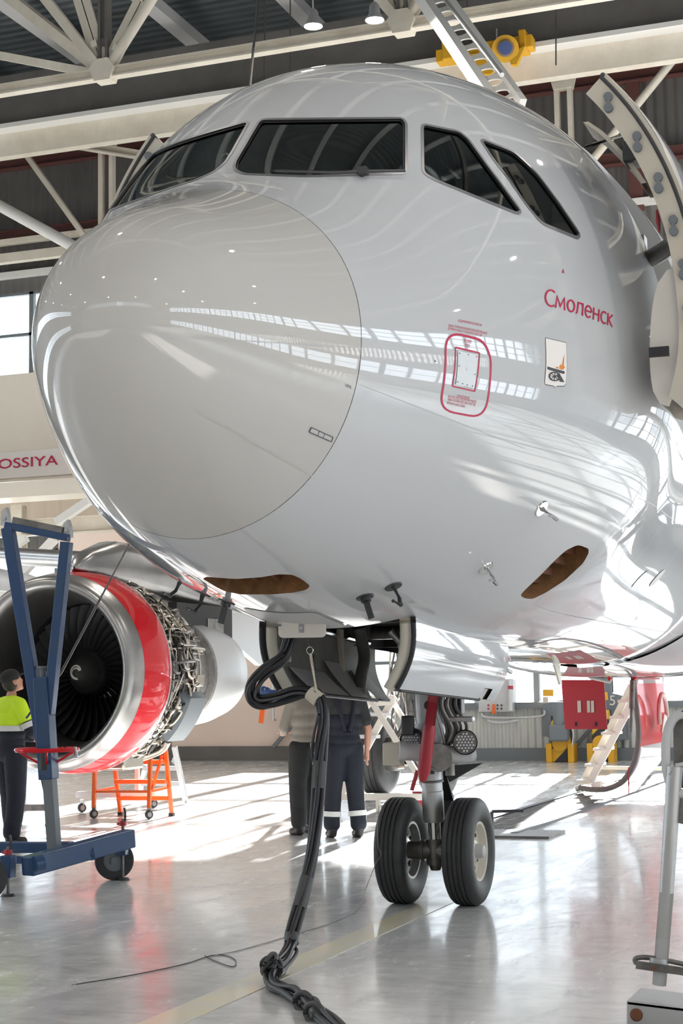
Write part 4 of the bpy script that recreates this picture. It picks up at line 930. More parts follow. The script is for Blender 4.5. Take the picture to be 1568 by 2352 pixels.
def door_mark(body, x, z, h, m):
    flat_text(body, (x, -.555 + .22 * (1.9 - z) * .5, z), (1, 0, 0), (0, 0, 1), h, 'door_stencil', m, dp, .012, .003)
door_mark('^   ^', 5.06, 1.72, .05, 'red_paint'); door_mark('45', 5.08, 1.60, .06, 'red_paint')

# ================================================================== NOSE GEAR
ng = thing('nose_gear', 'silver nose landing gear with twin black tyres', None, (5.07, 0, .36)); ng.parent = None
ng.parent = plane; ng.location = Vector((0, 0, .36)); ng['label'] = 'silver nose gear leg with two black tyres'
def tyre_profile(r, w, rim, grooves):
    hw = w / 2; P_ = [(-hw * .72, rim), (-hw * .95, rim + (r - rim) * .25), (-hw, rim + (r - rim) * .5), (-hw * .95, rim + (r - rim) * .74), (-hw * .82, rim + (r - rim) * .90), (-hw * .66, r * .992)]
    gs = [hw * g for g in grooves]
    for g in gs: P_ += [(g - .006, r), (g - .005, r - .008), (g + .005, r - .008), (g + .006, r)]
    P_ += [(hw * .66, r * .992), (hw * .82, rim + (r - rim) * .90), (hw * .95, rim + (r - rim) * .74), (hw, rim + (r - rim) * .5), (hw * .95, rim + (r - rim) * .25), (hw * .72, rim)]
    return P_
def wheel(parent, c, r, w, rim, axis, outer, rimmat, grooves=(-.45, -.15, .15, .45), nholes=8):
    c = Vector(c); ax = Vector(axis)
    t = MB().lathe(tyre_profile(r, w, rim, grooves), c, ax, 72).build('tyre', 'rubber', parent, 50)
    hw = w / 2; s = outer
    mb = MB(); mb.lathe([(-s * hw * .72, rim + .004), (-s * hw * .72, rim - .018), (-s * hw * .3, rim * .88), (-s * 0, rim * .8), (s * hw * .30, rim * .80), (s * hw * .72, rim * .94), (s * hw * .76, rim + .012), (s * hw * .70, rim + .014)], c, ax, 60)
    mb.lathe([(s * hw * .30, rim * .80), (s * hw * .22, rim * .62), (s * hw * .40, rim * .40), (s * hw * .52, rim * .30), (s * hw * .52, 0.001)], c, ax, 60)
    mb.lathe([(-s * hw * .3, rim * .8), (-s * hw * .25, rim * .5), (-s * hw * .45, rim * .36), (-s * hw * .45, .001)], c, ax, 60)
    rm = mb.build('wheel_rim', rimmat, parent, 40)
    mb = MB(); mb.cyl(c + ax * s * hw * .5, c + ax * s * (hw * .5 + .055), rim * .27, rim * .22, 28); mb.sphere(c + ax * s * (hw * .5 + .055), rim * .21, 20, 10, (1, .25, 1)); mb.build('hub_cap', 'light_grey' if rimmat != 'mid_metal' else 'alu', rm)
    x, y, _ = frame_of(ax)
    for k in range(nholes):
        a = 2 * PI * k / nholes + .2; p = c + (x * math.cos(a) + y * math.sin(a)) * rim * .62
        MB().cyl(p + ax * s * hw * .27, p + ax * s * hw * .33, .014, seg=12).build('rim_bolt', 'dark_metal', rm)
        q = c + (x * math.cos(a + .4) + y * math.sin(a + .4)) * rim * .60
        MB().cyl(q - ax * s * hw * .36, q - ax * s * hw * .22, .022, seg=14).build('rim_hole', 'seal', rm)
    return t
wheel(ng, (5.07, -.25, .378), .378, .224, .205, (0, 1, 0), -1, 'cream')
wheel(ng, (5.07, .25, .378), .378, .224, .205, (0, 1, 0), 1, 'alu')
ax0 = Vector((5.07, 0, .378))
MB().cyl(ax0 + Vector((0, -.2, 0)), ax0 + Vector((0, .2, 0)), .062, seg=28).cyl(ax0 + Vector((0, -.1, 0)), ax0 + Vector((0, -.075, 0)), .078, seg=28).cyl(ax0 + Vector((0, .075, 0)), ax0 + Vector((0, .1, 0)), .078, seg=28).build('axle', 'mid_metal', ng)
MB().cyl(ax0 + Vector((0, 0, -.10)), ax0 + Vector((0, 0, .08)), .066, seg=24).cyl(ax0 + Vector((0, 0, -.14)), ax0 + Vector((0, 0, -.10)), .035, .05, seg=20).build('axle_fork', 'mid_metal', ng)
top = Vector((4.93, 0, 1.95)); dirn = (top - ax0).normalized()
def on(z): return ax0 + dirn * ((z - ax0.z) / dirn.z)
MB().cyl(on(.45), on(.70), .046, seg=28).build('shock_piston', 'chrome', ng)
MB().lathe([(0, .0), (0, .070), (.02, .078), (.22, .078), (.225, .074), (.30, .074), (.305, .083), (.50, .083), (.52, .09), (.56, .09)], on(.585), dirn, 36).build('shock_cylinder', 'alu', ng)
MB().lathe([(0, .085), (.012, .086), (.014, .081)], on(.87), dirn, 36).build('clamp_band', 'mid_metal', ng)
MB().box(on(.96) + Vector((-.082, -.03, 0)), (.004, .035, .06)).build('data_plate', 'ink', ng, 0)
# steering collar with cross tube pointing to the camera side
MB().lathe([(0, .10), (.03, .115), (.2, .12), (.26, .11), (.30, .09)], on(1.0), dirn, 36).build('steering_collar', 'light_grey', ng)
s0 = Vector((4.72, .13, 1.10)); s1 = Vector((4.98, -.30, 1.06))
MB().cyl(s0, s1, .062, seg=28).cyl(s0 - (s1 - s0).normalized() * .02, s0 + (s1 - s0).normalized() * .03, .07, seg=28).cyl(s1 - (s1 - s0).normalized() * .03, s1 + (s1 - s0).normalized() * .04, .055, .04, seg=28).build('steering_actuator', 'light_grey', ng)
MB().cyl(Vector((4.80, -.12, 1.05)), Vector((5.0, -.02, 1.06)), .10, seg=28).cyl(Vector((4.79, -.125, 1.05)), Vector((4.80, -.12, 1.05)), .075, seg=28).build('steering_housing', 'mid_metal', ng)
# upper forging: two legs tapering to the trunnion
for sy in (-1, 1):
    mb = MB(); P0 = on(1.28); P1 = Vector((4.93, sy * .17, 1.95)); mb.tube([P0 + Vector((0, sy * .03, 0)), (P0 + P1) / 2 + Vector((0, sy * .02, 0)), P1], .06, 16, rs=[.065, .05, .06]); mb.build('forging_leg', 'white_paint', ng)
MB().cyl(on(1.22), on(1.62), .088, .10, seg=32).build('main_fitting', 'white_paint', ng)
MB().cyl(on(1.42) + Vector((-.09, -.04, 0)), on(1.42) + Vector((-.15, -.05, 0)), .035, seg=20).cyl(on(1.42) + Vector((-.15, -.05, 0)), on(1.42) + Vector((-.16, -.05, 0)), .022, seg=20).build('pivot_bolt', 'dark_metal', ng)
MB().cyl(Vector((4.93, -.4, 1.95)), Vector((4.93, .4, 1.95)), .05, seg=20).build('trunnion', 'mid_metal', ng)
# torque links aft
mb = MB(); a = on(1.0) + Vector((.09, 0, 0)); b = on(.72) + Vector((.30, 0, 0)); c = ax0 + Vector((.07, 0, .06)); mb.beam(a, b, .14, .035, (1, 0, 0)); mb.build('torque_link', 'dark_metal', ng, 0, .005); MB().beam(b, c, .12, .03, (1, 0, 0)).build('torque_link', 'dark_metal', ng, 0, .005)
MB().prism([on(.98) + Vector((.08, -.06, 0)), on(1.0) + Vector((.1, -.36, .0)), on(.86) + Vector((.1, -.10, 0))], (1, 0, 0), .02).build('bracket_fin', 'dark_metal', ng, 0)
# red lock sleeve on the drag stay
r0, r1 = px(1000, 1560, 0, 4.66), px(970, 1795, 0, 4.66)
MB().tube([r0, r0 + (r1 - r0) * .45, r0 + (r1 - r0) * .5, r0 + (r1 - r0) * .9, r1], .03, 18, rs=[.038, .038, .046, .046, .024]).build('lock_sleeve', 'red_paint', ng)
MB().cyl(Vector((4.5, .12, 1.95)), r0, .03, seg=14).build('drag_stay', 'alu', ng)
MB().tube(bez([on(1.62) + Vector((-.08, -.02, 0)), on(1.53) + Vector((-.12, -.02, 0)), on(1.50) + Vector((-.1, -.10, 0))], 6), .02, 8).build('flag_ribbon', 'deep_red', ng)
MB().cyl(px(945, 1815, 0, 4.9), px(958, 1770, 0, 4.9), .015, seg=10).build('safety_pin', 'red_paint', ng)
# taxi lights either side: housing, faceted lens
for (x, y), nm in (((1068, 1705), 'r'), ((945, 1700), 'l')):
    p = px(x, y, 0, 4.86); a = Vector((-.97, -.2 if nm == 'r' else .25, 0)).normalized()
    lt = MB().lathe([(0, .088), (.02, .09), (.05, .085), (.10, .05), (.13, .045)], p + a * .02, -a, 32).build('taxi_light', 'black', ng)
    MB().cyl(p + a * .002, p + a * .012, .082, seg=32).build('lens', 'mid_metal', lt)
    x_, y_, _ = frame_of(a); k = 0
    for i, j in [(i, j) for i in range(-3, 4) for j in range(-3, 4) if (i * i + j * j + i * j) <= 7]:
        MB().sphere(p + a * .014 + x_ * (i + j * .5) * .023 + y_ * j * .020, .009, 8, 6).build('lamp_cell', 'lens', lt)
    MB().tube([p - a * .1, on(1.18) + Vector((0, (-.09 if nm == 'r' else .09), 0))], .025, 10).build('light_bracket', 'dark_metal', ng)
# hydraulic lines and electrical boxes
random.seed(3)
for k in range(9):
    y = -.10 - .022 * k; z0 = 1.62 - .02 * k; P_ = [on(1.9) + Vector((-.02, y, 0)), on(1.6) + Vector((-.08, y - .02 + .03 * random.random(), 0)), on(1.42) + Vector((-.10, y * .8 + .04 * random.random() - .03, 0)), on(1.25) + Vector((-.08, y - .04 * random.random(), 0)), on(1.12) + Vector((-.06, -.10 - .06 * random.random(), 0))]
    MB().tube(bez(P_, 6), .010 + .005 * random.random(), 8).build('hydraulic_line', 'pipe_dark' if k % 3 else 'alu', ng)
for c, s, m_ in (((4.75, .20, 1.08), (.1, .13, .16), 'cream'), ((4.98, -.22, 1.5), (.1, .08, .3), 'dark_metal'), ((4.9, -.27, 1.32), (.06, .18, .04), 'alu'), ((4.8, .1, 1.28), (.08, .08, .14), 'dark_metal')):
    MB().box(c, s).build('junction_box', m_, ng, 0, .01)
MB().cyl((4.95, -.16, 1.10), (4.95, -.16, .92), .035, seg=16).build('accumulator', 'mid_metal', ng)

# ================================================================== MAIN GEAR (starboard leg, seen behind)
mg = thing('main_gear', 'starboard main gear leg', None, (0, 0, 0)); mg.parent = plane; mg.location = Vector((16.6 - 5.07, 3.95, 0)); mg['label'] = 'greasy main gear leg with a wide black tyre'
X = 16.7
wheel(mg, (X, 4.42, .585), .585, .42, .27, (0, 1, 0), 1, 'mid_metal', (-.5, -.17, .17, .5), 8)
wheel(mg, (X, 3.50, .585), .585, .42, .27, (0, 1, 0), -1, 'mid_metal', (-.5, -.17, .17, .5), 8)
MB().lathe([(0, .24), (.05, .25), (.22, .24), (.24, .16), (.34, .15)], (X, 4.33, .585), (0, -1, 0), 36).build('brake_pack', 'mid_metal', mg)
for k in range(7):
    a = 2 * PI * k / 7; MB().cyl((X + .18 * math.cos(a), 4.1, .585 + .18 * math.sin(a)), (X + .18 * math.cos(a), 4.0, .585 + .18 * math.sin(a)), .035, seg=12).build('brake_piston', 'pipe', mg)
MB().cyl((X, 3.3, .585), (X, 4.6, .585), .08, seg=20).build('axle', 'mid_metal', mg)
MB().lathe([(0, .09), (.5, .09), (.52, .14), (.6, .15), (.62, .125), (1.5, .13), (1.52, .16), (2.1, .17)], (X, 3.96, .6), (0, -.03, 1), 32).build('oleo_leg', 'mid_metal', mg)
random.seed(5)
for k in range(10):
    y = 3.96 + random.uniform(-.2, .2); MB().tube(bez([(X - .15, y, 2.2), (X - .2, y + random.uniform(-.1, .1), 1.6), (X - .22, y + random.uniform(-.1, .1), 1.1), (X - .2, 4.05 + random.uniform(-.1, .1), .75)], 6), .015, 8).build('brake_line', 'pipe_dark' if k % 2 else 'pipe', mg)
for k in range(3): MB().beam((X - .05, 3.6 + .25 * k, 1.9 - .3 * k), (X - .05, 4.2, 1.15 + .2 * k), .06, .06).build('side_stay', 'alu', mg, 0)
mg2 = copy_tree(mg, plane); mg2.location = Vector((16.6 - 5.07, -3.95, 0)); mg2.rotation_euler = (0, 0, PI)
# ================================================================== OPEN MAIN GEAR DOOR, belly access panel, fairing
def fairing_pt(x, a): # belly fairing, a: angle 180..360 under the fuselage
    t = min(max((x - 10.6) / 1.9, 0), 1); e = math.sin(t * PI / 2); t2 = min(max((24 - x) / 3, 0), 1); e *= t2
    w = 1.96 + .38 * e; h = 2.075 + .10 * e; c, s = math.cos(a), math.sin(a); p = 2 / (2 + .9 * e)
    return Vector((x, w * math.copysign(abs(c) ** p, c), ZC - .02 + h * math.copysign(abs(s) ** p, s)))
xs = [10.6, 10.9, 11.2, 11.5, 11.8, 12.1, 12.5, 13, 14, 15, 16, 17, 18, 19, 20, 21, 22, 23, 24]
mb = MB(); mb.grid([[fairing_pt(x, a) for a in np.linspace(PI * 1.08, PI * 1.92, 40)] for x in xs]); mb.build('belly_fairing', 'white_paint', plane, 60)
mb = MB(); mb.grid([[fairing_pt(x, a) + Vector((0, 0, -.006)) for a in np.linspace(PI * 1.30, PI * 1.62, 14)] for x in (13.2, 14.4, 15.4, 16.4)]); mb.build('belly_red_patch', 'red_gloss', plane, 60)  # red patch laid just under the fairing skin
jd = [Vector(p) + Vector((0, .13, 0)) for p in ((0, .10, 1.64), (0, .09, 1.45), (0, .07, 1.2), (0, .06, .95), (0, .09, .70), (0, .17, .48), (0, .32, .30), (0, .55, .22), (0, .85, .24))]
xs = np.linspace(14.6, 16.7, 10)
ws = lambda i, x: Vector((x + .25 * (i / 8) * (1 if x < 15 else -1) * 0, 0, 0))
mb = MB(); rows = []
for i, p in enumerate(bez(jd, 4)):
    t = i / 32; L = 1 - max(0, t - .62) * 1.3; rows.append([Vector((14.6 + (x - 14.6) * L, 0, 0)) + p for x in xs])
mb.grid(rows); md = mb.build('main_gear_door', 'white_paint', plane, 60); so = md.modifiers.new('t', 'SOLIDIFY'); so.thickness = .05; so.offset = 0
mb = MB(); rows2 = [[q + Vector((0, -.03, -.0)) for q in r] for r in rows[2:16]]; mb.grid(rows2); mb.build('door_red_reflection', 'red_gloss', md, 60)  # red reflection in the shiny door, put in as a coloured sheet
mb = MB(); mb.tube([r[0] + Vector((-.02, 0, 0)) for r in rows], .035, 8); mb.build('door_edge', 'bay_grey', md)
pc = lambda y, z: Vector((0, y, z))
mb = MB(); ar = [Vector((15.5 + .32 * math.cos(a), .02, 1.12 + .30 * math.sin(a))) for a in np.linspace(-.3, PI + .3, 20)]; mb.tube(ar, .03, 8); mb.build('reflected_logo_arch', 'cream_light', md)  # reflection of a logo, modelled as a pale arch on the door
MB().prism([Vector((15.25, .03, .92)), Vector((15.75, .03, .92)), Vector((15.7, .03, 1.12)), Vector((15.5, .03, 1.16))], (0, -1, 0), .03).build('reflected_logo_fill', 'cream_light', md, 0)  # pale filling of the same reflection, also modelled on the door
a, b = px(1452, 1562, 0, 14.4), px(1448, 1682, 0, 14.4)
MB().cyl(a, a + (b - a) * .55, .035, seg=14).cyl(a + (b - a) * .5, b, .022, seg=14).build('door_actuator', 'mid_metal', plane)
MB().cyl(px(1443, 1762, 0, 14.3), px(1443, 1825, 0, 14.3), .008, seg=6).build('warning_ribbon', 'red_paint', md)
# red panel hanging under the belly
rp_ = [px(1288, 1562, 0, 13.4), px(1386, 1562, 0, 13.4), px(1394, 1675, 0, 13.4), px(1297, 1675, 0, 13.4)]
rpn = MB().prism(rp_, (1, 0, 0), .02).build('access_panel', 'red_paint', plane, 0, .004)
for x0, x1 in ((1325, 1333), (1347, 1354), (1356, 1363)):
    MB().prism([px(x, y, 0, 13.39) for x, y in ((x0, 1610), (x1, 1609), (x1 + 1, 1636), (x0 + 1, 1637))], (-1, 0, 0), .004).build('panel_stencil', 'cream', rpn, 0)
for x0 in (1320, 1366): MB().prism([px(x, y, 0, 13.39) for x, y in ((x0, 1658), (x0 + 4, 1658), (x0 + 4, 1668), (x0, 1668))], (-1, 0, 0), .006).build('panel_latch', 'seal', rpn, 0)
for P0, P1, w in (((1376, 1498), (1402, 1563), .11), ((1434, 1512), (1460, 1560), .12)):
    q = [px(P0[0], P0[1], 0, 13.0), px(P1[0], P1[1], 0, 13.0)]; MB().beam(q[0], q[1], w, .03).build('open_flap', 'red_gloss', plane, 0)
MB().cyl(px(1289, 1532, 0, 12.5), px(1304, 1532, 0, 12.5), .07, seg=20).build('beacon_base', 'red_gloss', plane)
MB().lathe([(0, .07), (.05, .065), (.09, .03), (.1, .001)], px(1306, 1532, 0, 12.5), (0, -1, 0), 20).build('beacon_lens', 'cream_light', plane)
MB().tube([px(1324, 1540, 0, 12.6), px(1355, 1558, 0, 12.6), px(1400, 1568, 0, 12.6), px(1404, 1560, 0, 12.6)], .012, 8).build('drain_pipe', 'cream_light', plane)

# ================================================================== STARBOARD WING, PYLON, ENGINE
E0 = Vector((9.6, 5.85, 1.79))
def wing_sec(y, sg=1):   # leading edge x, chord, z, thickness
    le = 10.9 + (y - 1.9) * .50; te = 17.6 + max(0, y - 6.4) * .23; return le, te - le, 2.72 + (y - 1.9) * .115, (.85 - .035 * y) * .95
def foil(t):  # t 0..1 around: lower surface from TE to LE, then upper back
    if t < .5: u = 1 - t * 2; return u, -.34 * math.sqrt(max(u, 0)) * (1 - u) ** .8 * 1.1
    u = (t - .5) * 2; return u, .85 * math.sqrt(u) * (1 - u) ** .75 * 1.0
def make_wing(sg):
    mb = MB(); rows = []
    for y in np.linspace(1.7, 16.5, 24):
        le, c, z, th_ = wing_sec(y); r = []
        for t in np.linspace(0, 1, 49):
            u, h = foil(t); r.append(Vector((le + u * c, sg * y, z + h * th_)))
        rows.append(r)
    mb.grid(rows); w = mb.build('wing', 'light_grey', plane, 60)
    mb = MB(); rows = []
    for y in np.linspace(1.9, 16.5, 24):
        le, c, z, th_ = wing_sec(y); r = []
        for a in np.linspace(-1.9, 1.9, 15): r.append(Vector((le - .02 - .12 * math.cos(a) + .12, sg * y, z + .02 + .125 * math.sin(a))) + Vector((-.16 * math.cos(a) * 0, 0, 0)))
        rows.append(r)
    mb.grid(rows); mb.build('slat', 'silver', w, 60); return w
wg = make_wing(1)
def wp(y, u, low=True): le, c, z, th_ = wing_sec(y); return Vector((le + u * c, y, z - .36 * th_ * (math.sqrt(u) * (1 - u)) * 1.1))
for y in (8.6, 12.2):
    mb = MB(); le, c, z, th_ = wing_sec(y); mb.lathe([(0, .01), (.3, .12), (1.0, .2), (2.2, .19), (3.2, .08), (3.5, .01)], (le + c * .5, y, z - .28), (1, 0, -.03), 20); mb.build('flap_track_fairing', 'light_grey', wg)
le, c, z, th_ = wing_sec(4.4)
MB().prism([Vector((le + c * .75, 3.0, z - .3)), Vector((le + c * 1.02, 3.0, z - .62)), Vector((le + c * 1.02, 5.4, z - .52)), Vector((le + c * .75, 5.4, z - .2))], (.2, 0, 1), .12).build('flap', 'alu', wg, 0, .02)
# pylon
yy = E0.y; mb = MB(); sec = [(10.2, 2.98, 3.0, .01), (10.26, 2.94, 3.08, .08), (10.45, 2.90, 3.2, .15), (11.0, 2.80, 3.36, .24), (12.2, 2.70, 3.36, .30), (13.6, 2.55, 3.24, .34), (15.2, 2.45, 3.0, .26), (16.4, 2.6, 2.9, .1)]
rows = []
for x, z0, z1, w in sec:
    r = []
    for a in np.linspace(0, 2 * PI, 25): ca, sa = math.cos(a), math.sin(a); r.append(Vector((x, yy + w * math.copysign(abs(ca) ** .6, ca), (z0 + z1) / 2 + (z1 - z0) / 2 * math.copysign(abs(sa) ** .6, sa))))
    rows.append(r)
mb.grid(rows); mb.build('pylon', 'silver', plane, 50)
MB().box((13.0, yy - .3, 2.42), (1.7, .12, .5)).build('pylon_panel', 'bay_dark', plane, 0)
MB().box((13.3, yy - .34, 2.32), (.5, .06, .35)).build('pylon_bracket', 'mid_metal', plane, 0)
MB().prism([Vector((14.0, yy - .2, 2.75)), Vector((15.6, yy - .2, 2.7)), Vector((15.8, yy - .2, 2.2)), Vector((15.6, yy - .2, 2.0)), Vector((15.0, yy - .2, 1.9)), Vector((13.8, yy - .2, 2.3))], (0, -1, 0), .08).build('aft_panel', 'alu', plane, 0)
# engine (part) with its sub-parts
en = thing('engine', 'engine', None, (0, 0, 0)); en.parent = plane; en.location = E0 - Vector((5.07, 0, 0)); en['label'] = 'red cowled turbofan with its fan cowls open'
ax = Vector((1, 0, 0))
MB().lathe([(.85, .80), (.5, .83), (.22, .865), (.08, .90), (.0, .945), (-.035, .985), (-.02, 1.03), (.05, 1.07), (.14, 1.098), (.20, 1.108)], E0, ax, 96).build('inlet_lip', 'silver', en, 60)
MB().lathe([(.20, 1.109), (.35, 1.135), (.55, 1.15), (.76, 1.155), (.77, 1.15), (.77, 1.02)], E0, ax, 96).build('inlet_cowl', 'red_gloss', en, 60)
MB().lathe([(.755, 1.157), (.775, 1.157)], E0, ax, 96).build('cowl_edge', 'light_grey', en, 60)
MB().lathe([(.85, .80), (1.5, .80)], E0, ax, 72).build('fan_duct', 'dark_metal', en, 60)
MB().lathe([(1.3, .8), (1.3, .3)], E0, ax, 48).build('stator_disc', 'bay_dark', en, 60)
sp_ = MB().lathe([(.62, .001), (.65, .06), (.74, .14), (.86, .21)], E0, ax, 48).build('spinner', 'black', en, 60)
MB().lathe([(.86, .21), (.98, .275), (1.08, .29)], E0, ax, 48).build('fan_hub', 'dark_metal', en, 60)
mb = MB(); sw = []
for k in range(30):
    a = .3 + k / 29 * 4.6; r0 = .055 + .02 * k / 29; w = .012 + .016 * math.sin(k / 29 * PI)
    def q(rr): # point on spinner cone
        xx = np.interp(rr, [0, .06, .14, .21], [.62, .65, .74, .86]); return E0 + Vector((xx - .006, -rr * math.cos(a), rr * math.sin(a)))
    sw.append((q(r0 + w), q(r0 - w)))
mb.grid([[s[0] for s in sw], [s[1] for s in sw]]); mb.build('spinner_swirl', 'cream_light', en, 60, recalc=False)
for k in range(36):
    a0_ = 2 * PI * k / 36; mb = MB(); rows = []
    for i in range(7):
        r = .24 + (.79 - .24) * i / 6; tw = math.radians(30 + 32 * i / 6); ch = .17 + .05 * i / 6; row = []
        for j in range(5):
            u = (j / 4 - .5) * ch; dx = u * math.cos(tw); dt = u * math.sin(tw) / r + .18 * (i / 6) ** 2; a = a0_ + dt; row.append(E0 + Vector((.98 + dx + .02 * math.sin(j / 4 * PI), r * math.cos(a), r * math.sin(a))))
        rows.append(row)
    mb.grid(rows); mb.build('fan_blade', 'dark_metal', en, 60)
MB().lathe([(.77, 1.0), (.9, .97), (1.5, .95), (1.55, 1.0), (1.6, .95), (2.0, .80), (2.05, .82), (2.5, .66)], E0, ax, 72).build('fan_case', 'mid_metal', en, 40)
MB().lathe([(2.3, .58), (2.5, .62), (2.9, .64), (2.95, .70), (3.02, .70)], E0, ax, 72).build('reverser_sleeve', 'mid_metal', en, 40)
MB().lathe([(3.0, .66), (3.02, .70), (3.3, .71), (3.8, .67), (4.2, .60), (4.22, .56), (3.9, .54)], E0, ax, 72).build('aft_cowl', 'alu', en, 60)
MB().lathe([(3.9, .42), (4.5, .38), (4.9, .28)], E0, ax, 48).build('core_nozzle', 'silver', en, 60)
# pipework round the bare fan case
random.seed(11)
def polar(x, r, a): return E0 + Vector((x, -r * math.cos(a), r * math.sin(a)))
mb = MB(); mb2 = MB()
for k in range(170):
    a = random.uniform(-2.3, 1.5); x = random.uniform(.85, 1.5); r = 1.03 + random.uniform(-.04, .10); P_ = [polar(x, r - .05, a)]
    for j in range(random.randint(3, 6)):
        if random.random() < .5: a += random.uniform(-.32, .32)
        else: x = min(max(x + random.uniform(-.35, .5), .82), 2.35)
        r = np.interp(x, [.8, 1.5, 2.0, 2.5], [1.05, 1.0, .87, .74]) + random.uniform(-.01, .10); P_.append(polar(x, r, a))
    P_.append(polar(x, r - .1, a)); rad = random.choice([.007, .010, .014, .022]); (mb if random.random() < .6 else mb2).tube(bez(P_, 3), rad, 6)
for k in range(14):
    x = random.uniform(.85, 2.2); r = np.interp(x, [.8, 1.5, 2.0, 2.5], [1.06, 1.02, .9, .76]); a0_ = random.uniform(-2.2, .3); mb.tube([polar(x, r + .02, a0_ + i * .08) for i in range(random.randint(10, 26))], random.choice([.012, .018, .026]), 6)
tag(mb.build('steel_pipework', 'pipe', en, 60), kind='stuff'); tag(mb2.build('dark_pipework', 'pipe_dark', en, 60), kind='stuff')
for k in range(34):
    a = random.uniform(-2.3, 1.3); x = random.uniform(.9, 2.2); r = np.interp(x, [.8, 1.5, 2.0, 2.5], [1.05, 1.0, .87, .74]) + .03; p = polar(x, r, a); R_ = Matrix.Rotation(-a, 3, 'X')
    if k % 2: MB().box(p, (random.uniform(.06, .2), random.uniform(.05, .14), random.uniform(.04, .14)), R_).build('accessory_box', random.choice(['mid_metal', 'dark_metal', 'alu', 'pipe']), en, 0, .008)
    else: MB().cyl(p, p + Vector((random.uniform(.06, .16), random.uniform(-.03, .03), random.uniform(-.05, .05))), random.uniform(.025, .055), seg=14).build('valve_body', random.choice(['mid_metal', 'dark_metal', 'silver', 'pipe']), en, 40)
mb = MB(); rows = []
for x in (1.35, 1.42, 1.85, 1.95):
    o_ = .0 if x in (1.35, 1.95) else .13; rows.append([polar(x, 1.0 + o_ * (1 if abs(t - .5) < .49 else 0), -.55 + .62 * (t - .5)) for t in np.linspace(0, 1, 14)])
mb.grid(rows); mb.build('oil_tank', 'steel_grey', en, 50)
mb = MB(); mb.box(polar(1.15, 1.07, -PI / 2 + .2), (.5, .55, .16)); mb.build('gearbox', 'pipe', en, 30, .03)
MB().tube(bez([polar(1.5, 1.08, -1.3), polar(1.6, 1.1, -1.0), polar(1.55, 1.08, -.85)], 6), .05, 12).build('bleed_duct', 'pipe', en)
# opened fan cowl leaf seen beyond, and the port wing root so the aircraft stays whole from the side
wg2 = make_wing(-1)
# ================================================================== GROUND POWER PANEL AND CABLES
def P2(x, y, X): return px(x, y, 0, X)
XP = 2.82
pn = [P2(x, y, XP) for x, y in ((638, 1407), (746, 1405), (746, 1465), (638, 1465))]
c = sum(pn, Vector()) / 4; rt_ = (pn[1] - pn[0]).normalized(); up_ = Vector((0, 0, 1)); hw_, hh_ = (pn[1] - pn[0]).length / 2, (pn[0].z - pn[3].z) / 2
def rrect(c, r, u, hw, hh, rad, n=5):
    o = []
    for sx, sy, a0 in ((1, 1, 0), (-1, 1, PI / 2), (-1, -1, PI), (1, -1, 3 * PI / 2)):
        for k in range(n + 1): a = a0 + k / n * PI / 2; o.append(c + r * (sx * (hw - rad) + rad * math.cos(a)) + u * (sy * (hh - rad) + rad * math.sin(a)))
    return o
gp = MB().prism(rrect(c, rt_, up_, hw_, hh_, .03), rt_.cross(up_), -.02).build('power_panel', 'cream_light', plane, 0, .003)
MB().prism(rrect(c - up_ * .005, rt_, up_, .014, .042, .003), rt_.cross(up_), .004).build('panel_slot', 'frame_metal', gp, 0)
for dz in (.018, -.018): MB().cyl(c + up_ * dz, c + up_ * dz + rt_.cross(up_) * .008, .008, seg=14).build('slot_button', 'light_grey', gp)
flat_text('121 AL', c + rt_ * -.02 + up_ * .058, rt_, up_, .011, 'panel_mark', 'ink', gp, .003)
mb = MB(); mb.beam(c - rt_ * (hw_ + .05), c - rt_ * (hw_ - .02), .02, .012); mb.beam(c + up_ * .07 + Vector((.1, 0, .03)), c + up_ * .05 + Vector((.02, 0, 0)), .25, .015); mb.build('panel_hinge', 'bay_grey', plane, 0)
a = P2(672, 1382, 2.6); MB().tube([a, P2(674, 1404, 2.62)], .009, 8).beam(P2(660, 1385, 2.6), P2(684, 1381, 2.6), .012, .008).build('locking_pin', 'yellow', plane)
dbl = [(2.45, th_of_y(2.45, -.1)), (2.45, th_of_y(2.45, .36)), (2.80, th_of_y(2.80, .42)), (2.98, th_of_y(2.98, .42)), (2.98, th_of_y(2.98, -.12))]
patch('repair_doubler', roundpoly(dbl, .08), .003, 'light_grey', plane)

cb = thing('power_cable_bundle', 'bundle of black power cables tied together, looping from the nose panel down to the floor', 'cable', tuple(px(625, 2240, 2, 0)))
path = [P2(664, 1450, 2.95), P2(662, 1478, 2.93), P2(648, 1512, 2.9), P2(612, 1540, 2.88), P2(584, 1572, 2.88), P2(580, 1600, 2.88), P2(598, 1614, 2.88), P2(640, 1605, 2.88), P2(680, 1590, 2.88), P2(716, 1592, 2.88), P2(735, 1612, 2.87), P2(742, 1650, 2.86), P2(738, 1700, 2.84), P2(733, 1770, 2.8), P2(728, 1860, 2.72), P2(716, 1960, 2.62), P2(696, 2050, 2.5), P2(672, 2140, 2.36), P2(668, 2170, 2.3)]
fl = [px(x, y, 2, z) for x, y, z in ((650, 2215, .06), (622, 2250, .035), (632, 2268, .03), (680, 2283, .03), (712, 2308, .03), (735, 2335, .03), (790, 2375, .03), (860, 2440, .03))]
full = bez(path + fl, 8); n = len(full); iz = (len(path) - 1) * 8
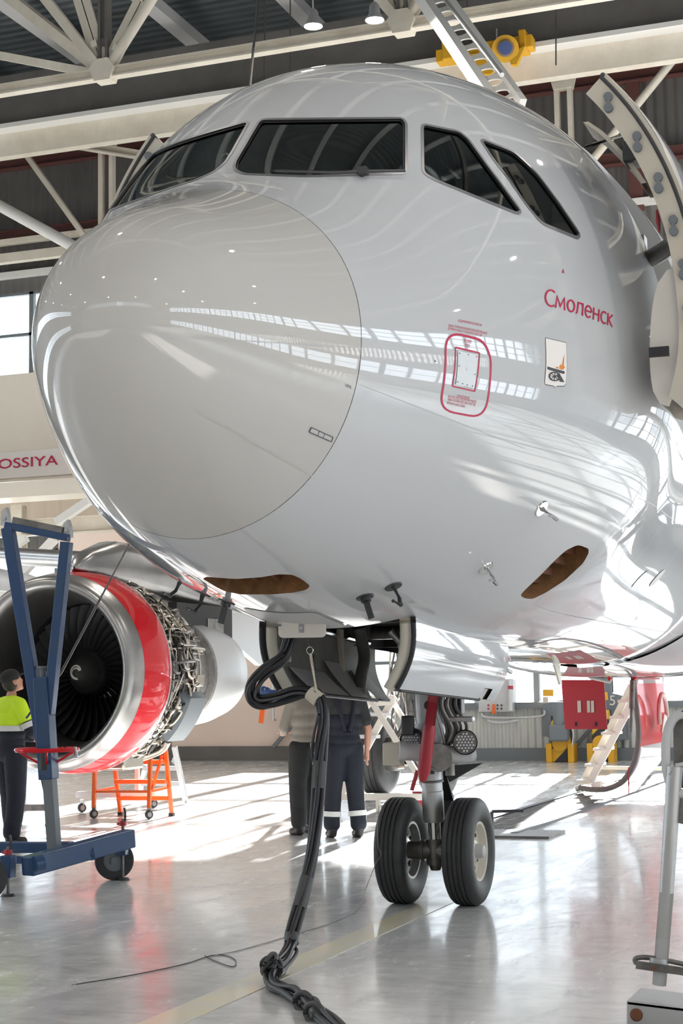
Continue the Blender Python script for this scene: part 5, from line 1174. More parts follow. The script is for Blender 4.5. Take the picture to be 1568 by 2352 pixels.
for k in range(5):
    ph = 2 * PI * k / 5; pts = []; x0 = None
    for i, p in enumerate(full):
        d = (full[min(i + 1, n - 1)] - full[max(i - 1, 0)]).normalized()
        if x0 is None: x0 = frame_of(d)[0]
        x0 = (x0 - d * x0.dot(d)).normalized(); y0 = d.cross(x0)
        f = i / n; R_ = .022 + (.012 * abs(math.sin(f * 9)) if i < 72 or i > iz else .006 * abs(math.sin(f * 22)))
        if i > iz: R_ = .03 + .015 * math.sin(f * 60 + k)
        a = ph + f * 9; q = p + x0 * R_ * math.cos(a) + y0 * R_ * math.sin(a)
        if q.z < .017: q.z = .017 + .003 * k
        pts.append(q)
    MB().tube(pts, .0165 if k < 4 else .011, 10).build('cable', 'cable' if k != 4 else 'cable_dusty', cb)
for t, m_ in ((9.5 * 8, 'cream'),):
    i = int(t); MB().cyl(full[i - 5], full[i + 3], .048, seg=18).build('tie_wrap', 'glove', cb)
for i in (int(8 * 13.2), int(8 * 16.0), int(8 * 17.6)):
    MB().cyl(full[i - 3], full[i + 3], .041, seg=18).build('cable_sleeve', 'cable_dusty', cb)
# separate thin loop cable beside the bundle
MB().tube(bez([P2(733, 1640, 2.82), P2(722, 1680, 2.8), P2(716, 1722, 2.8), P2(722, 1760, 2.8), P2(730, 1785, 2.8)], 8), .009, 8).build('loop_cable', 'cable', cb)
MB().tube(bez([P2(655, 1500, 2.88), P2(610, 1535, 2.84), P2(577, 1572, 2.84), P2(573, 1598, 2.84), P2(588, 1616, 2.84), P2(620, 1622, 2.84), P2(660, 1612, 2.85), P2(700, 1598, 2.86)], 8), .012, 8).build('loop_cable', 'cable', cb)
# knot of grey loops where the bundle reaches the floor, and ties further along
kn = px(623, 2238, 2, .05)
for k in range(6):
    a = k * 1.1; ax_ = Vector((math.cos(a), math.sin(a), .5 * math.sin(k))).normalized(); x_, y_, _ = frame_of(ax_); MB().tube([kn + Vector((0, 0, .02 + .01 * k)) + (x_ * math.cos(t) * .055 + y_ * math.sin(t) * .04) for t in np.linspace(0, 2 * PI, 20)[:-1]], .011, 8, closed=True).build('knot_loop', 'cable_dusty', cb)
for (x, y) in ((697, 2302), (722, 2328)):
    c_ = px(x, y, 2, .04); MB().tube([c_ + Vector((.05 * math.cos(t) * .5, .055 * math.cos(t), .045 * math.sin(t))) for t in np.linspace(0, 2 * PI, 20)[:-1]], .014, 8, closed=True).build('floor_tie', 'cable_dusty', cb)
# safety ring and string
rg = P2(711, 1494, 2.85); MB().tube([rg + Vector((0, .021 * math.cos(t), .021 * math.sin(t))) for t in np.linspace(0, 2 * PI, 24)[:-1]], .003, 6, closed=True).tube([P2(703, 1464, 2.85), rg + Vector((0, 0, .02))], .003, 6).build('key_ring', 'chrome', gp)
MB().tube([rg - Vector((0, 0, .02)), P2(716, 1530, 2.85), P2(727, 1590, 2.86)], .006, 6).tube([rg - Vector((0, .01, .018)), P2(720, 1540, 2.86), P2(724, 1592, 2.86)], .004, 6).build('hanging_string', 'glove', gp)
# fine wires lying on the floor
o = MB().tube(bez([px(x, y, 2, .004) for x, y in ((165, 2262), (300, 2240), (420, 2215), (480, 2196), (515, 2194), (540, 2205), (535, 2220), (500, 2210), (470, 2195))], 8), .003, 6).build('floor_wire', 'dark_metal', None, loc=px(300, 2240, 2, 0)); tag(o, 'thin dark wire with a small loop lying on the floor, left of the cable bundle', 'wire')
o = MB().tube(bez([px(870, 1850, 0, 4.62), px(866, 1900, 0, 4.60), px(868, 1945, 0, 4.6), px(874, 1962, 0, 4.6), px(862, 1985, 0, 4.6), px(840, 2040, 2, .05)] + [px(x, y, 2, .004) for x, y in ((820, 2090), (760, 2120), (680, 2145), (560, 2180), (490, 2195))], 8), .0025, 6).build('bonding_wire', 'mid_metal', None, loc=px(760, 2120, 2, 0)); tag(o, 'fine wire draped over the left nose tyre and along the floor', 'wire')

# ================================================================== BLUE WHEELED STAND AT THE LEFT
st = thing('support_stand', 'blue wheeled steel support stand with a red hand wheel, in front of the engine', 'stand', tuple(px(125, 1990, 2, 0)))
XS = 5.35
def Q(x, y, X=XS): return px(x, y, 0, X)
MB().beam(Q(62, 1990, 4.75), Q(298, 1925, 5.9), .13, .15).build('near_rail', 'blue_paint', st, 0, .012)
MB().beam(Q(-60, 1946, 5.6), Q(165, 1946, 5.6), .1, .09).build('cross_rail', 'blue_paint', st, 0, .012)
MB().beam(Q(-90, 1975, 5.1), Q(60, 1975, 5.1), .06, .06).build('side_rail', 'blue_paint', st, 0, .01)
MB().cyl(Q(78, 1985, 4.72), Q(98, 1980, 4.78), .06, seg=20).build('rail_cap', 'blue_paint', st); MB().cyl(Q(205, 1960, 5.4), Q(216, 1958, 5.42), .06, seg=20).build('rail_cap', 'blue_paint', st)
mb = MB(); mb.beam(Q(125, 1952), Q(110, 1735), .09, .09, (1, 0, 0)); mb.build('lower_column', 'steel_grey', st, 0, .008)
mb = MB(); mb.beam(Q(112, 1790), Q(98, 1555), .13, .12, (1, 0, 0)); mb.build('upper_column', 'blue_paint', st, 0, .01)
MB().cyl(Q(98, 1560), Q(96, 1535), .03, seg=16).cyl(Q(96, 1536), Q(96, 1530), .045, seg=16).build('screw_head', 'steel_grey', st)
MB().beam(Q(105, 1745), Q(18, 1212), .10, .08, (1, 0, 0)).build('left_arm', 'blue_paint', st, 0, .008)
MB().beam(Q(112, 1640), Q(153, 1245), .085, .08, (1, 0, 0)).build('right_arm', 'blue_paint', st, 0, .008)
MB().beam(Q(14, 1207), Q(158, 1236), .07, .06).build('top_bar', 'blue_paint', st, 0, .006)
MB().beam(Q(30, 1198), Q(145, 1222), .05, .08).build('cradle_bar', 'mid_metal', st, 0, .006)
for x, y in ((10, 1190), (152, 1218)):
    c_ = Q(x, y); MB().prism([c_ + Vector((0, a, b)) for a, b in ((.04, -.06), (-.04, -.06), (-.03, .03), (-.01, .09), (.03, .06))], (1, 0, 0), .05).cyl(c_ + Vector((-.01, 0, 0)), c_ + Vector((.06, 0, 0)), .018, seg=14).build('cradle_jaw', 'alu', st, 0)
# red hand wheel
hc = Q(108, 1722); R_ = .245
MB().tube([hc + Vector((R_ * math.cos(t), R_ * math.sin(t), 0)) for t in np.linspace(0, 2 * PI, 40)[:-1]], .018, 10, closed=True).build('hand_wheel', 'red_gloss', st)
for k in range(4): a = k * PI / 2 + .5; MB().cyl(hc + Vector((R_ * math.cos(a), R_ * math.sin(a), 0)), hc + Vector((.03 * math.cos(a), .03 * math.sin(a), -.13)), .010, seg=8).build('wheel_spoke', 'red_gloss', st)
MB().cyl(hc + Vector((0, -R_ - .01, .02)), hc + Vector((-.01, -R_ - .03, -.07)), .014, seg=10).build('wheel_crank', 'chrome', st)
MB().cyl(hc - Vector((0, 0, .16)), hc + Vector((0, 0, .01)), .07, seg=18).build('wheel_hub', 'dark_metal', st)
# big rubber wheels with jack screws
for nm, (x, y), Xc, r in (('a', (262, 1972), 5.92, .162), ('b', (-30, 2030), 4.5, .16)):
    c_ = px(x, y, 0, Xc); c_.z = r; a_ = Vector((.85, .52, 0)).normalized() if nm == 'a' else Vector((.5, .85, 0)).normalized()
    w_ = MB().lathe([(-.035, r * .55), (-.04, r * .8), (-.032, r * .97), (-.02, r), (.02, r), (.032, r * .97), (.04, r * .8), (.035, r * .55)], c_, a_, 48).build('tyre', 'rubber', st, 50)
    MB().cyl(c_ - a_ * .025, c_ + a_ * .025, r * .8, seg=36).cyl(c_ - a_ * .05, c_ + a_ * .05, .03, seg=18).build('wheel_disc', 'steel_grey', w_)
def jack(x, y0, y1, X, foot_y, knob):
    b = px(x, foot_y, 0, X); b.z = 0; t_ = px(x, y0, 0, X); MB().cyl(Vector((b.x, b.y, .02)), Vector((b.x, b.y, t_.z)), .014, seg=12).build('jack_screw', 'mid_metal', st); MB().cyl(b + Vector((0, 0, .0)), b + Vector((0, 0, .02)), .06, .045, seg=20).build('jack_foot', 'dark_metal', st)
    MB().box(Vector((b.x, b.y, px(x, y1, 0, X).z)), (.09, .09, .17)).build('jack_socket', 'blue_paint', st, 0, .006)
    MB().cyl(Vector((b.x, b.y, t_.z - .06)), Vector((b.x, b.y, t_.z - .02)), .03, seg=16).cyl(Vector((b.x, b.y + .05, t_.z - .045)), Vector((b.x, b.y - .03, t_.z - .035)), .012, seg=10).build('jack_collar', 'red_paint', st)
    MB().tube([Vector((b.x, b.y - .02, t_.z - .03)), Vector((b.x, b.y - .022, t_.z + .05)), Vector((b.x, b.y - .012, t_.z + .09))], .010, 8).build('jack_handle', 'dark_metal', st)
jack(282, 1880, 1940, 5.93, 2022, 0); jack(18, 1945, 1990, 4.75, 2085, 0)
o = MB().tube(bez([Q(88, 1755, 5.5), Q(105, 1840, 5.5), Q(120, 1900, 5.5), Q(150, 1950, 5.8)], 8), .006, 6).build('control_cable', 'cable', st)
# strap from the aircraft side down to the stand
o = MB().tube([px(299, 1245, 0, 6.2), px(230, 1375, 0, 6.0), px(140, 1545, 0, 5.8), px(60, 1650, 0, 5.7)], .011, 8).build('tie_strap', 'pipe_dark', None, loc=px(140, 1545, 0, 5.8)); tag(o, 'thin dark strap crossing the engine inlet, running down to the blue stand', 'strap')

# ================================================================== LADDERS AND TROLLEYS
def caster(parent, p, r=.055, m='mid_metal'):
    w_ = MB().lathe([(-.018, r * .4), (-.018, r * .9), (-.01, r), (.01, r), (.018, r * .9), (.018, r * .4)], Vector((p.x, p.y, r)), (.6, .8, 0), 24).build('caster_wheel', 'rubber', parent)
    MB().cyl(Vector((p.x, p.y, r)) - Vector((.6, .8, 0)) * .022, Vector((p.x, p.y, r)) + Vector((.6, .8, 0)) * .022, r * .55, seg=18).build('wheel_disc', 'mid_metal', w_)
    MB().beam(Vector((p.x + .02, p.y, r)), Vector((p.x, p.y, r * 2 + .05)), .05, .03, (1, 0, 0)).build('caster_fork', m, parent, 0)
ol = thing('step_ladder', 'orange steel step ladder on casters standing under the engine', 'ladder', tuple(px(300, 1880, 2, 0)))
XO = 11.9
f1, f2, f3, f4 = px(215, 1872, 0, 11.9), px(342, 1872, 0, 11.9), px(277, 1868, 0, 12.4), px(394, 1868, 0, 12.4)
for f_, tp, m_ in ((f1, (218, 1700, 12.0), 1), (f2, (346, 1700, 12.0), 1), (f3, (255, 1700, 12.1), 0), (f4, (378, 1700, 12.1), 0)):
    z0 = .13 if m_ else .02; MB().beam(Vector((f_.x, f_.y, z0)), px(*tp[:2], 0, tp[2]), .045, .045, (1, 0, 0)).build('ladder_rail', 'orange', ol, 0, .004)
    if m_: caster(ol, f_)
    else: MB().box(Vector((f_.x, f_.y, .02)), (.06, .06, .04)).build('rubber_foot', 'rubber', ol, 0)
for (xa, ya, Xa, xb, yb, Xb, h) in ((266, 1795, 12.2, 382, 1795, 12.2, .05), (272, 1833, 12.35, 388, 1833, 12.35, .05), (262, 1750, 12.1, 374, 1750, 12.1, .05)): MB().beam(px(xa, ya, 0, Xa), px(xb, yb, 0, Xb), .12, h).build('ladder_step', 'orange', ol, 0, .004)
MB().beam(px(216, 1818, 0, 11.95), px(344, 1818, 0, 11.95), .03, .03).build('brace_bar', 'orange', ol, 0); MB().beam(px(344, 1818, 0, 11.95), px(388, 1808, 0, 12.3), .03, .03).build('brace_bar', 'orange', ol, 0); MB().beam(px(216, 1818, 0, 11.95), px(270, 1808, 0, 12.3), .03, .03).build('brace_bar', 'orange', ol, 0)
MB().beam(px(348, 1815, 0, 11.95), px(372, 1735, 0, 12.15), .03, .03).build('brace_bar', 'orange', ol, 0)
gl = thing('step_ladder', 'grey aluminium step ladder behind the orange one', 'ladder', tuple(px(420, 1848, 2, 0)))
for a_, b_ in (((427, 1845, 14.4), (400, 1715, 14.1)), ((318, 1830, 14.6), (345, 1715, 14.1)), ((398, 1745, 14.3), (408, 1755, 14.2))): MB().beam(px(a_[0], a_[1], 0, a_[2]), px(b_[0], b_[1], 0, b_[2]), .07, .05, (1, 0, 0)).build('ladder_rail', 'alu', gl, 0, .006)
MB().beam(px(325, 1800, 0, 14.4), px(418, 1800, 0, 14.4), .09, .06).build('ladder_step', 'light_grey', gl, 0); MB().beam(px(330, 1765, 0, 14.3), px(408, 1765, 0, 14.3), .09, .06).build('ladder_step', 'light_grey', gl, 0)
tr = thing('wheeled_platform', 'low grey wheeled platform frame behind the orange ladder', 'trolley', tuple(px(190, 1865, 2, 0)))
MB().beam(px(178, 1824, 0, 12.7), px(360, 1826, 0, 12.7), .12, .07).build('side_beam', 'light_grey', tr, 0, .006)
MB().beam(px(315, 1826, 0, 12.8), px(315, 1730, 0, 12.8), .05, .05, (1, 0, 0)).build('upright', 'light_grey', tr, 0)
for x, y in ((188, 1866), (352, 1856)): caster(tr, px(x, y, 2, 0), .06, 'light_grey')
tr2 = thing('wheeled_platform', 'grey wheeled platform frame behind the man in the yellow jacket', 'trolley', tuple(px(120, 1900, 2, 0)))
MB().beam(px(30, 1855, 0, 10.4), px(130, 1855, 0, 10.4), .10, .07).build('side_beam', 'mid_metal', tr2, 0, .006); MB().beam(px(113, 1860, 0, 10.4), px(113, 1890, 0, 10.4), .05, .05, (1, 0, 0)).build('leg', 'mid_metal', tr2, 0); caster(tr2, px(113, 1905, 2, 0), .05)
MB().beam(px(40, 1860, 0, 10.4), px(40, 1890, 0, 10.4), .05, .05, (1, 0, 0)).build('leg', 'mid_metal', tr2, 0); caster(tr2, px(40, 1905, 2, 0), .05)

sl = thing('step_ladder', 'tan wooden step ladder frame beside the main gear tyre', 'ladder', tuple(px(850, 1835, 2, 0)))
XL = 13.6
def Lb(x0, y0, x1, y1, w=.07, X0=XL, X1=XL, nm='ladder_rail', m='cream_light', h=.05): MB().beam(px(x0, y0, 0, X0), px(x1, y1, 0, X1), w, h, (1, 0, 0)).build(nm, m, sl, 0, .004)
Lb(770, 1850, 905, 1600, .09, 13.3, 13.9); Lb(745, 1760, 858, 1600, .07, 13.6, 14.1)
Lb(853, 1612, 965, 1790, .07, 13.5, 13.1); Lb(902, 1612, 950, 1690, .06, 14.0, 13.8)
Lb(852, 1612, 905, 1608, .12, 13.8, 13.8, 'top_cap')
for x0, x1, y, X in ((848, 893, 1641, 13.8), (824, 868, 1692, 13.65), (812, 842, 1743, 13.5), (780, 820, 1792, 13.4)):
    MB().beam(px(x0, y, 0, X), px(x1, y, 0, X), .18, .045).build('ladder_step', 'light_grey', sl, 0, .004)
MB().beam(px(760, 1830, 0, 13.1), px(985, 1830, 0, 13.1), .12, .08).build('base_beam', 'cream_light', sl, 0, .004)
for x in (868, 975, 770): MB().beam(px(x, 1835, 0, 13.1), Vector((13.1, px(x, 1835, 0, 13.1).y, .03)), .05, .05, (1, 0, 0)).build('base_leg', 'cream_light', sl, 0); 
MB().prism([Vector((13.1, px(x, 1790, 0, 13.1).y, z)) for x, z in ((945, .28), (975, .28), (985, .06), (955, .06))], (1, 0, 0), .05).build('foot_bracket', 'red_paint', sl, 0)

rl = thing('boarding_ladder', 'long pale sloping ladder beside the open gear door, right of the red panel', 'ladder', tuple(px(1345, 1815, 2, 0)))
a0, a1 = px(1333, 1808, 0, 17.3), px(1450, 1575, 0, 17.0); b0, b1 = px(1346, 1812, 0, 16.8), px(1463, 1590, 0, 16.5)
for a, b in ((a0, a1), (b0, b1)): MB().beam(Vector((a.x, a.y, max(a.z, .06))), b, .10, .05, (1, 0, 0)).build('ladder_rail', 'beam' if a is a0 else 'cream_light', rl, 0, .004)
for k in range(6):
    t = .08 + k * .16; c_ = (a0.lerp(a1, t) + b0.lerp(b1, t)) / 2; MB().box(c_, (.62, .19, .04)).build('ladder_step', 'cream_light', rl, 0, .004)
MB().cyl(px(1322, 1813, 0, 17.0), px(1336, 1808, 0, 17.0), .045, seg=16).build('foot_roller', 'alu', rl)
MB().beam(px(1360, 1763, 0, 17.2), px(1530, 1766, 0, 17.2), .05, .05).build('tie_bar', 'beam', rl, 0)

# ================================================================== STEEL STAND AT THE RIGHT FOREGROUND
fs = thing('tow_stand', 'worn grey steel stand with an oval hoop at the right edge of the foreground', 'stand', tuple(px(1515, 2300, 2, 0)))
XF = 1.35
def Fp(x, y, X=XF): return px(x, y, 0, X)
MB().tube([Fp(1513, 2262), Fp(1530, 2050), Fp(1543, 1850), Fp(1549, 1760)], .036, 24, rs=[.032, .033, .036, .040]).build('upright_tube', 'alu', fs)
ov = []
for t in np.linspace(0, 2 * PI, 41)[:-1]:
    c_, s_ = math.cos(t), math.sin(t); ov.append(Fp(1572 + 44 * math.copysign(abs(c_) ** .75, c_), 1732 - 92 * math.copysign(abs(s_) ** .85, s_)))
MB().tube(ov, .022, 16, closed=True).build('oval_hoop', 'light_grey', fs)
MB().tube([Fp(1538, 1780, 1.32), Fp(1552, 1758, 1.32), Fp(1585, 1752, 1.32)], .010, 10).build('hoop_bar', 'light_grey', fs)
MB().prism([Fp(x, y, 1.40) for x, y in ((1545, 1650), (1600, 1650), (1600, 1815), (1560, 1810), (1545, 1760))], (1, 0, 0), .02).build('back_plate', 'mid_metal', fs, 0, .004)
MB().tube([Fp(1565, 1640), Fp(1580, 1625), Fp(1600, 1628)], .02, 10).build('hoop_shackle', 'dark_metal', fs)
MB().beam(Fp(1575, 1815, 1.36), Fp(1560, 1890, 1.36), .05, .04, (1, 0, 0)).build('link_bar', 'mid_metal', fs, 0)
MB().tube(bez([Fp(1462, 2215), Fp(1458, 2203), Fp(1480, 2199), Fp(1530, 2206), Fp(1600, 2222)], 6), .012, 10).beam(Fp(1460, 2216, 1.30), Fp(1600, 2236, 1.30), .012, .035).build('clamp_bar', 'mid_metal', fs, 30)
MB().cyl(Fp(1502, 2224, 1.29), Fp(1502, 2224, 1.31), .010, seg=12).build('clamp_bolt', 'rust', fs)
MB().cyl(Fp(1512, 2225, 1.35), Fp(1513, 2200, 1.35), .044, seg=24).build('clamp_collar', 'alu', fs)
MB().prism([Fp(x, y, 1.22) for x, y in ((1438, 2298), (1600, 2318), (1600, 2460), (1438, 2440))], (1, 0, 0), .03).build('base_plate', 'alu', fs, 0, .006)
mb = MB(); q = [Fp(1438, 2298, 1.22), Fp(1600, 2318, 1.22), Fp(1600, 2285, 1.52), Fp(1470, 2268, 1.52)]; mb.prism(q, (0, 0, -1), .02); mb.build('base_top', 'alu', fs, 0, .004)
MB().cyl(Fp(1461, 2331, 1.20), Fp(1461, 2331, 1.22), .022, .03, 20).build('base_bolt', 'rust', fs)

# ================================================================== THINGS ALONG THE BACK WALL
XW = HX1 - .45
def B(x, y, X=XW): return px(x, y, 0, X)
def slab(name, pxs, m, label, cat, depth=.25, X=XW, bevel=.01):
    q = [B(*p, X) for p in pxs]; o = MB().prism(q, (1, 0, 0), depth).build(name, m, None, 0, bevel, loc=(X, sum(p.y for p in q) / len(q), min(p.z for p in q))); return tag(o, label, cat)
db = slab('distribution_board', [(1098, 1560), (1178, 1560), (1178, 1635), (1098, 1635)], 'light_grey', 'pale grey electrical distribution board on the back wall left of the red panel', 'electrical box')
for k, (x, y) in enumerate(((1121, 1620), (1121, 1628), (1142, 1620), (1151, 1620), (1142, 1628), (1151, 1628))):
    MB().cyl(B(x, y, XW - .02), B(x, y, XW), .022, seg=12).build('push_button', 'red_paint' if k < 2 else 'ink', db)
o = slab('orange_tag', [(1130, 1617), (1135, 1617), (1137, 1640), (1128, 1640)], 'orange', 'small orange tag hanging below the distribution board', 'tag', .03, XW - .06)
o = MB().cyl(B(1172, 1562, XW - .1), B(1172, 1632, XW - .1), .05, seg=18).build('fluorescent_tube', 'lens', None, loc=B(1172, 1632, XW - .1)); tag(o, 'white vertical tube with a red band beside the distribution board', 'tube')
MB().cyl(B(1172, 1575, XW - .1), B(1172, 1583, XW - .1), .055, seg=18).build('red_band', 'red_paint', o)
for i, (y0, x0, x1) in enumerate(((1647, 1105, 1250), (1658, 1118, 1190))):
    o = MB().tube(bez([B(x0, y0 - 10 + 7 * i, XW - .05 - .2 * i), B(x0 + 10, y0, XW - .05 - .2 * i), B((x0 + x1) / 2, y0 + 2, XW - .05 - .2 * i), B(x1 - 8, y0 - 2, XW - .05 - .2 * i), B(x1, y0 - 15 + 12 * i, XW - .05 - .2 * i)], 8), .025, 8).build('conduit', 'light_grey', None, loc=B(x0, y0, XW - .05)); tag(o, ['long pale conduit sagging along the back wall under the distribution board', 'short pale conduit directly under the distribution board'][i], 'conduit')
sg_ = slab('warning_sign', [(1246, 1584), (1270, 1584), (1270, 1599), (1246, 1599)], 'yellow', 'small yellow sign on the back wall left of the red panel', 'sign', .02)
for dy in (.02, -.03): pass
slab('paper_notice', [(1246, 1601), (1258, 1601), (1258, 1613), (1246, 1613)], 'cream', 'small tan notice under the yellow sign', 'notice', .02)
pl5 = slab('number_plate', [(1388, 1588), (1432, 1598), (1437, 1700), (1388, 1700)], 'steel_grey', 'dark grey steel cabinet marked with a white 5, right of the red panel', 'cabinet', .3)
q0 = B(1400, 1620, XW - .01); flat_text('5', q0, (0, -1, 0), (0, 0, 1), .20, 'cabinet_number', 'cream_light', pl5, .01)
slab('steel_cabinet', [(1244, 1616), (1292, 1608), (1292, 1700), (1244, 1690)], 'steel_grey', 'dark grey steel cabinet behind the grey motor, left of the red panel', 'cabinet', .3)
slab('yellow_sign', [(1388, 1590), (1394, 1590), (1396, 1608), (1388, 1608)], 'yellow', 'narrow yellow sign at the right edge of the red panel', 'sign', .02, XW - .1)
for (x0, x1), lab in (((1262, 1312), 'left'), ((1356, 1404), 'right')):
    a, b = B(x0, 1745, XW - .5), B(x1, 1745, XW - .5)
    o = thing('striped_bollard', 'yellow and black striped guard by the back wall, the %s of two' % lab, 'bollard', ((a.x), (a.y + b.y) / 2, 0), 'striped guards by the back wall')
    MB().bbox((a.x, min(a.y, b.y) + .04, 0), (a.x + .35, max(a.y, b.y) - .04, 1.05 if lab == 'right' else .95)).build('striped_post', 'stripes', o, 0, .02)
    for y in (a.y, b.y): MB().bbox((a.x - .08, y - .06, 0), (a.x + .3, y + .06, .38)).build('yellow_foot', 'yellow', o, 0, .01)
    MB().cyl(Vector((a.x - .01, (a.y + b.y) / 2, .38)), Vector((a.x - .05, (a.y + b.y) / 2, .38)), .16, seg=28).build('round_plate', 'yellow', o)
mo = thing('gear_motor', 'grey electric motor unit standing on the left striped guard', 'motor', tuple(B(1283, 1710, XW - .7)))
p = B(1283, 1655, XW - .7); MB().cyl(Vector((p.x, p.y, p.z - .1)), Vector((p.x, p.y, p.z + .38)), .12, seg=28).build('motor_body', 'steel_grey', mo)
MB().box(Vector((p.x, p.y, p.z - .25)), (.3, .38, .34)).build('gear_case', 'steel_grey', mo, 0, .05)
MB().tube(bez([Vector((p.x - .1, p.y - .15, p.z)), Vector((p.x - .1, p.y - .3, p.z - .2)), Vector((p.x - .1, p.y - .28, p.z - .5))], 8), .015, 8).build('motor_cable', 'light_grey', mo)
# small ladder and hose details near the far gear
o = slab('fire_extinguisher', [(809, 1588), (826, 1588), (826, 1628), (809, 1628)], 'orange', 'red-orange box behind the shoulder of the man in overalls', 'box', .2, 18)
ob_ = thing('marker_frame', 'orange folding marker with blue cloth, behind the cable loop', 'marker', tuple(px(600, 1660, 0, 9.5)))
MB().prism([px(x, y, 0, 9.5) for x, y in ((566, 1585), (590, 1572), (592, 1603), (572, 1600))], (1, 0, 0), .03).build('orange_flap', 'orange', ob_, 0); MB().prism([px(x, y, 0, 9.5) for x, y in ((588, 1600), (612, 1612), (606, 1630), (602, 1662), (593, 1660), (597, 1625))], (1, 0, 0), .03).build('orange_handle', 'orange', ob_, 0)
mb = MB(); mb.sphere(px(604, 1595, 0, 9.5), .11, 18, 12, (.5, 1.0, .8)); mb.sphere(px(628, 1598, 0, 9.5), .09, 18, 12, (.5, 1.3, .7)); mb.build('blue_cloth', 'blue_gloss', ob_)
# ================================================================== PEOPLE
def caps(mb, pts, rs, seg=14):
    # chain of tapered capsules with fine steps
    P_ = [Vector(p) for p in pts]
    for i in range(len(P_) - 1):
        mb.cyl(P_[i], P_[i + 1], rs[i], rs[i + 1], seg)
    for p, r in zip(P_, rs): mb.sphere(p, r, seg, 8)
def fuse(mb, name, m, parent, voxel=.012, smooth=6, world=None):
    me = bpy.data.meshes.new(name); me.from_pydata(mb.v, [], mb.f); o = bpy.data.objects.new(name, me); COL.objects.link(o)
    r = o.modifiers.new('r', 'REMESH'); r.mode = 'VOXEL'; r.voxel_size = voxel; s = o.modifiers.new('s', 'SMOOTH'); s.factor = .5; s.iterations = smooth
    dg = bpy.context.evaluated_depsgraph_get(); dg.update(); me2 = bpy.data.meshes.new_from_object(o.evaluated_get(dg)); COL.objects.unlink(o); bpy.data.objects.remove(o); bpy.data.meshes.remove(me)
    me2.name = name; me2.materials.clear(); me2.materials.append(M[m]); me2.polygons.foreach_set('use_smooth', [True] * len(me2.polygons)); n = bpy.data.objects.new(name, me2); COL.objects.link(n); n.parent = parent; return n
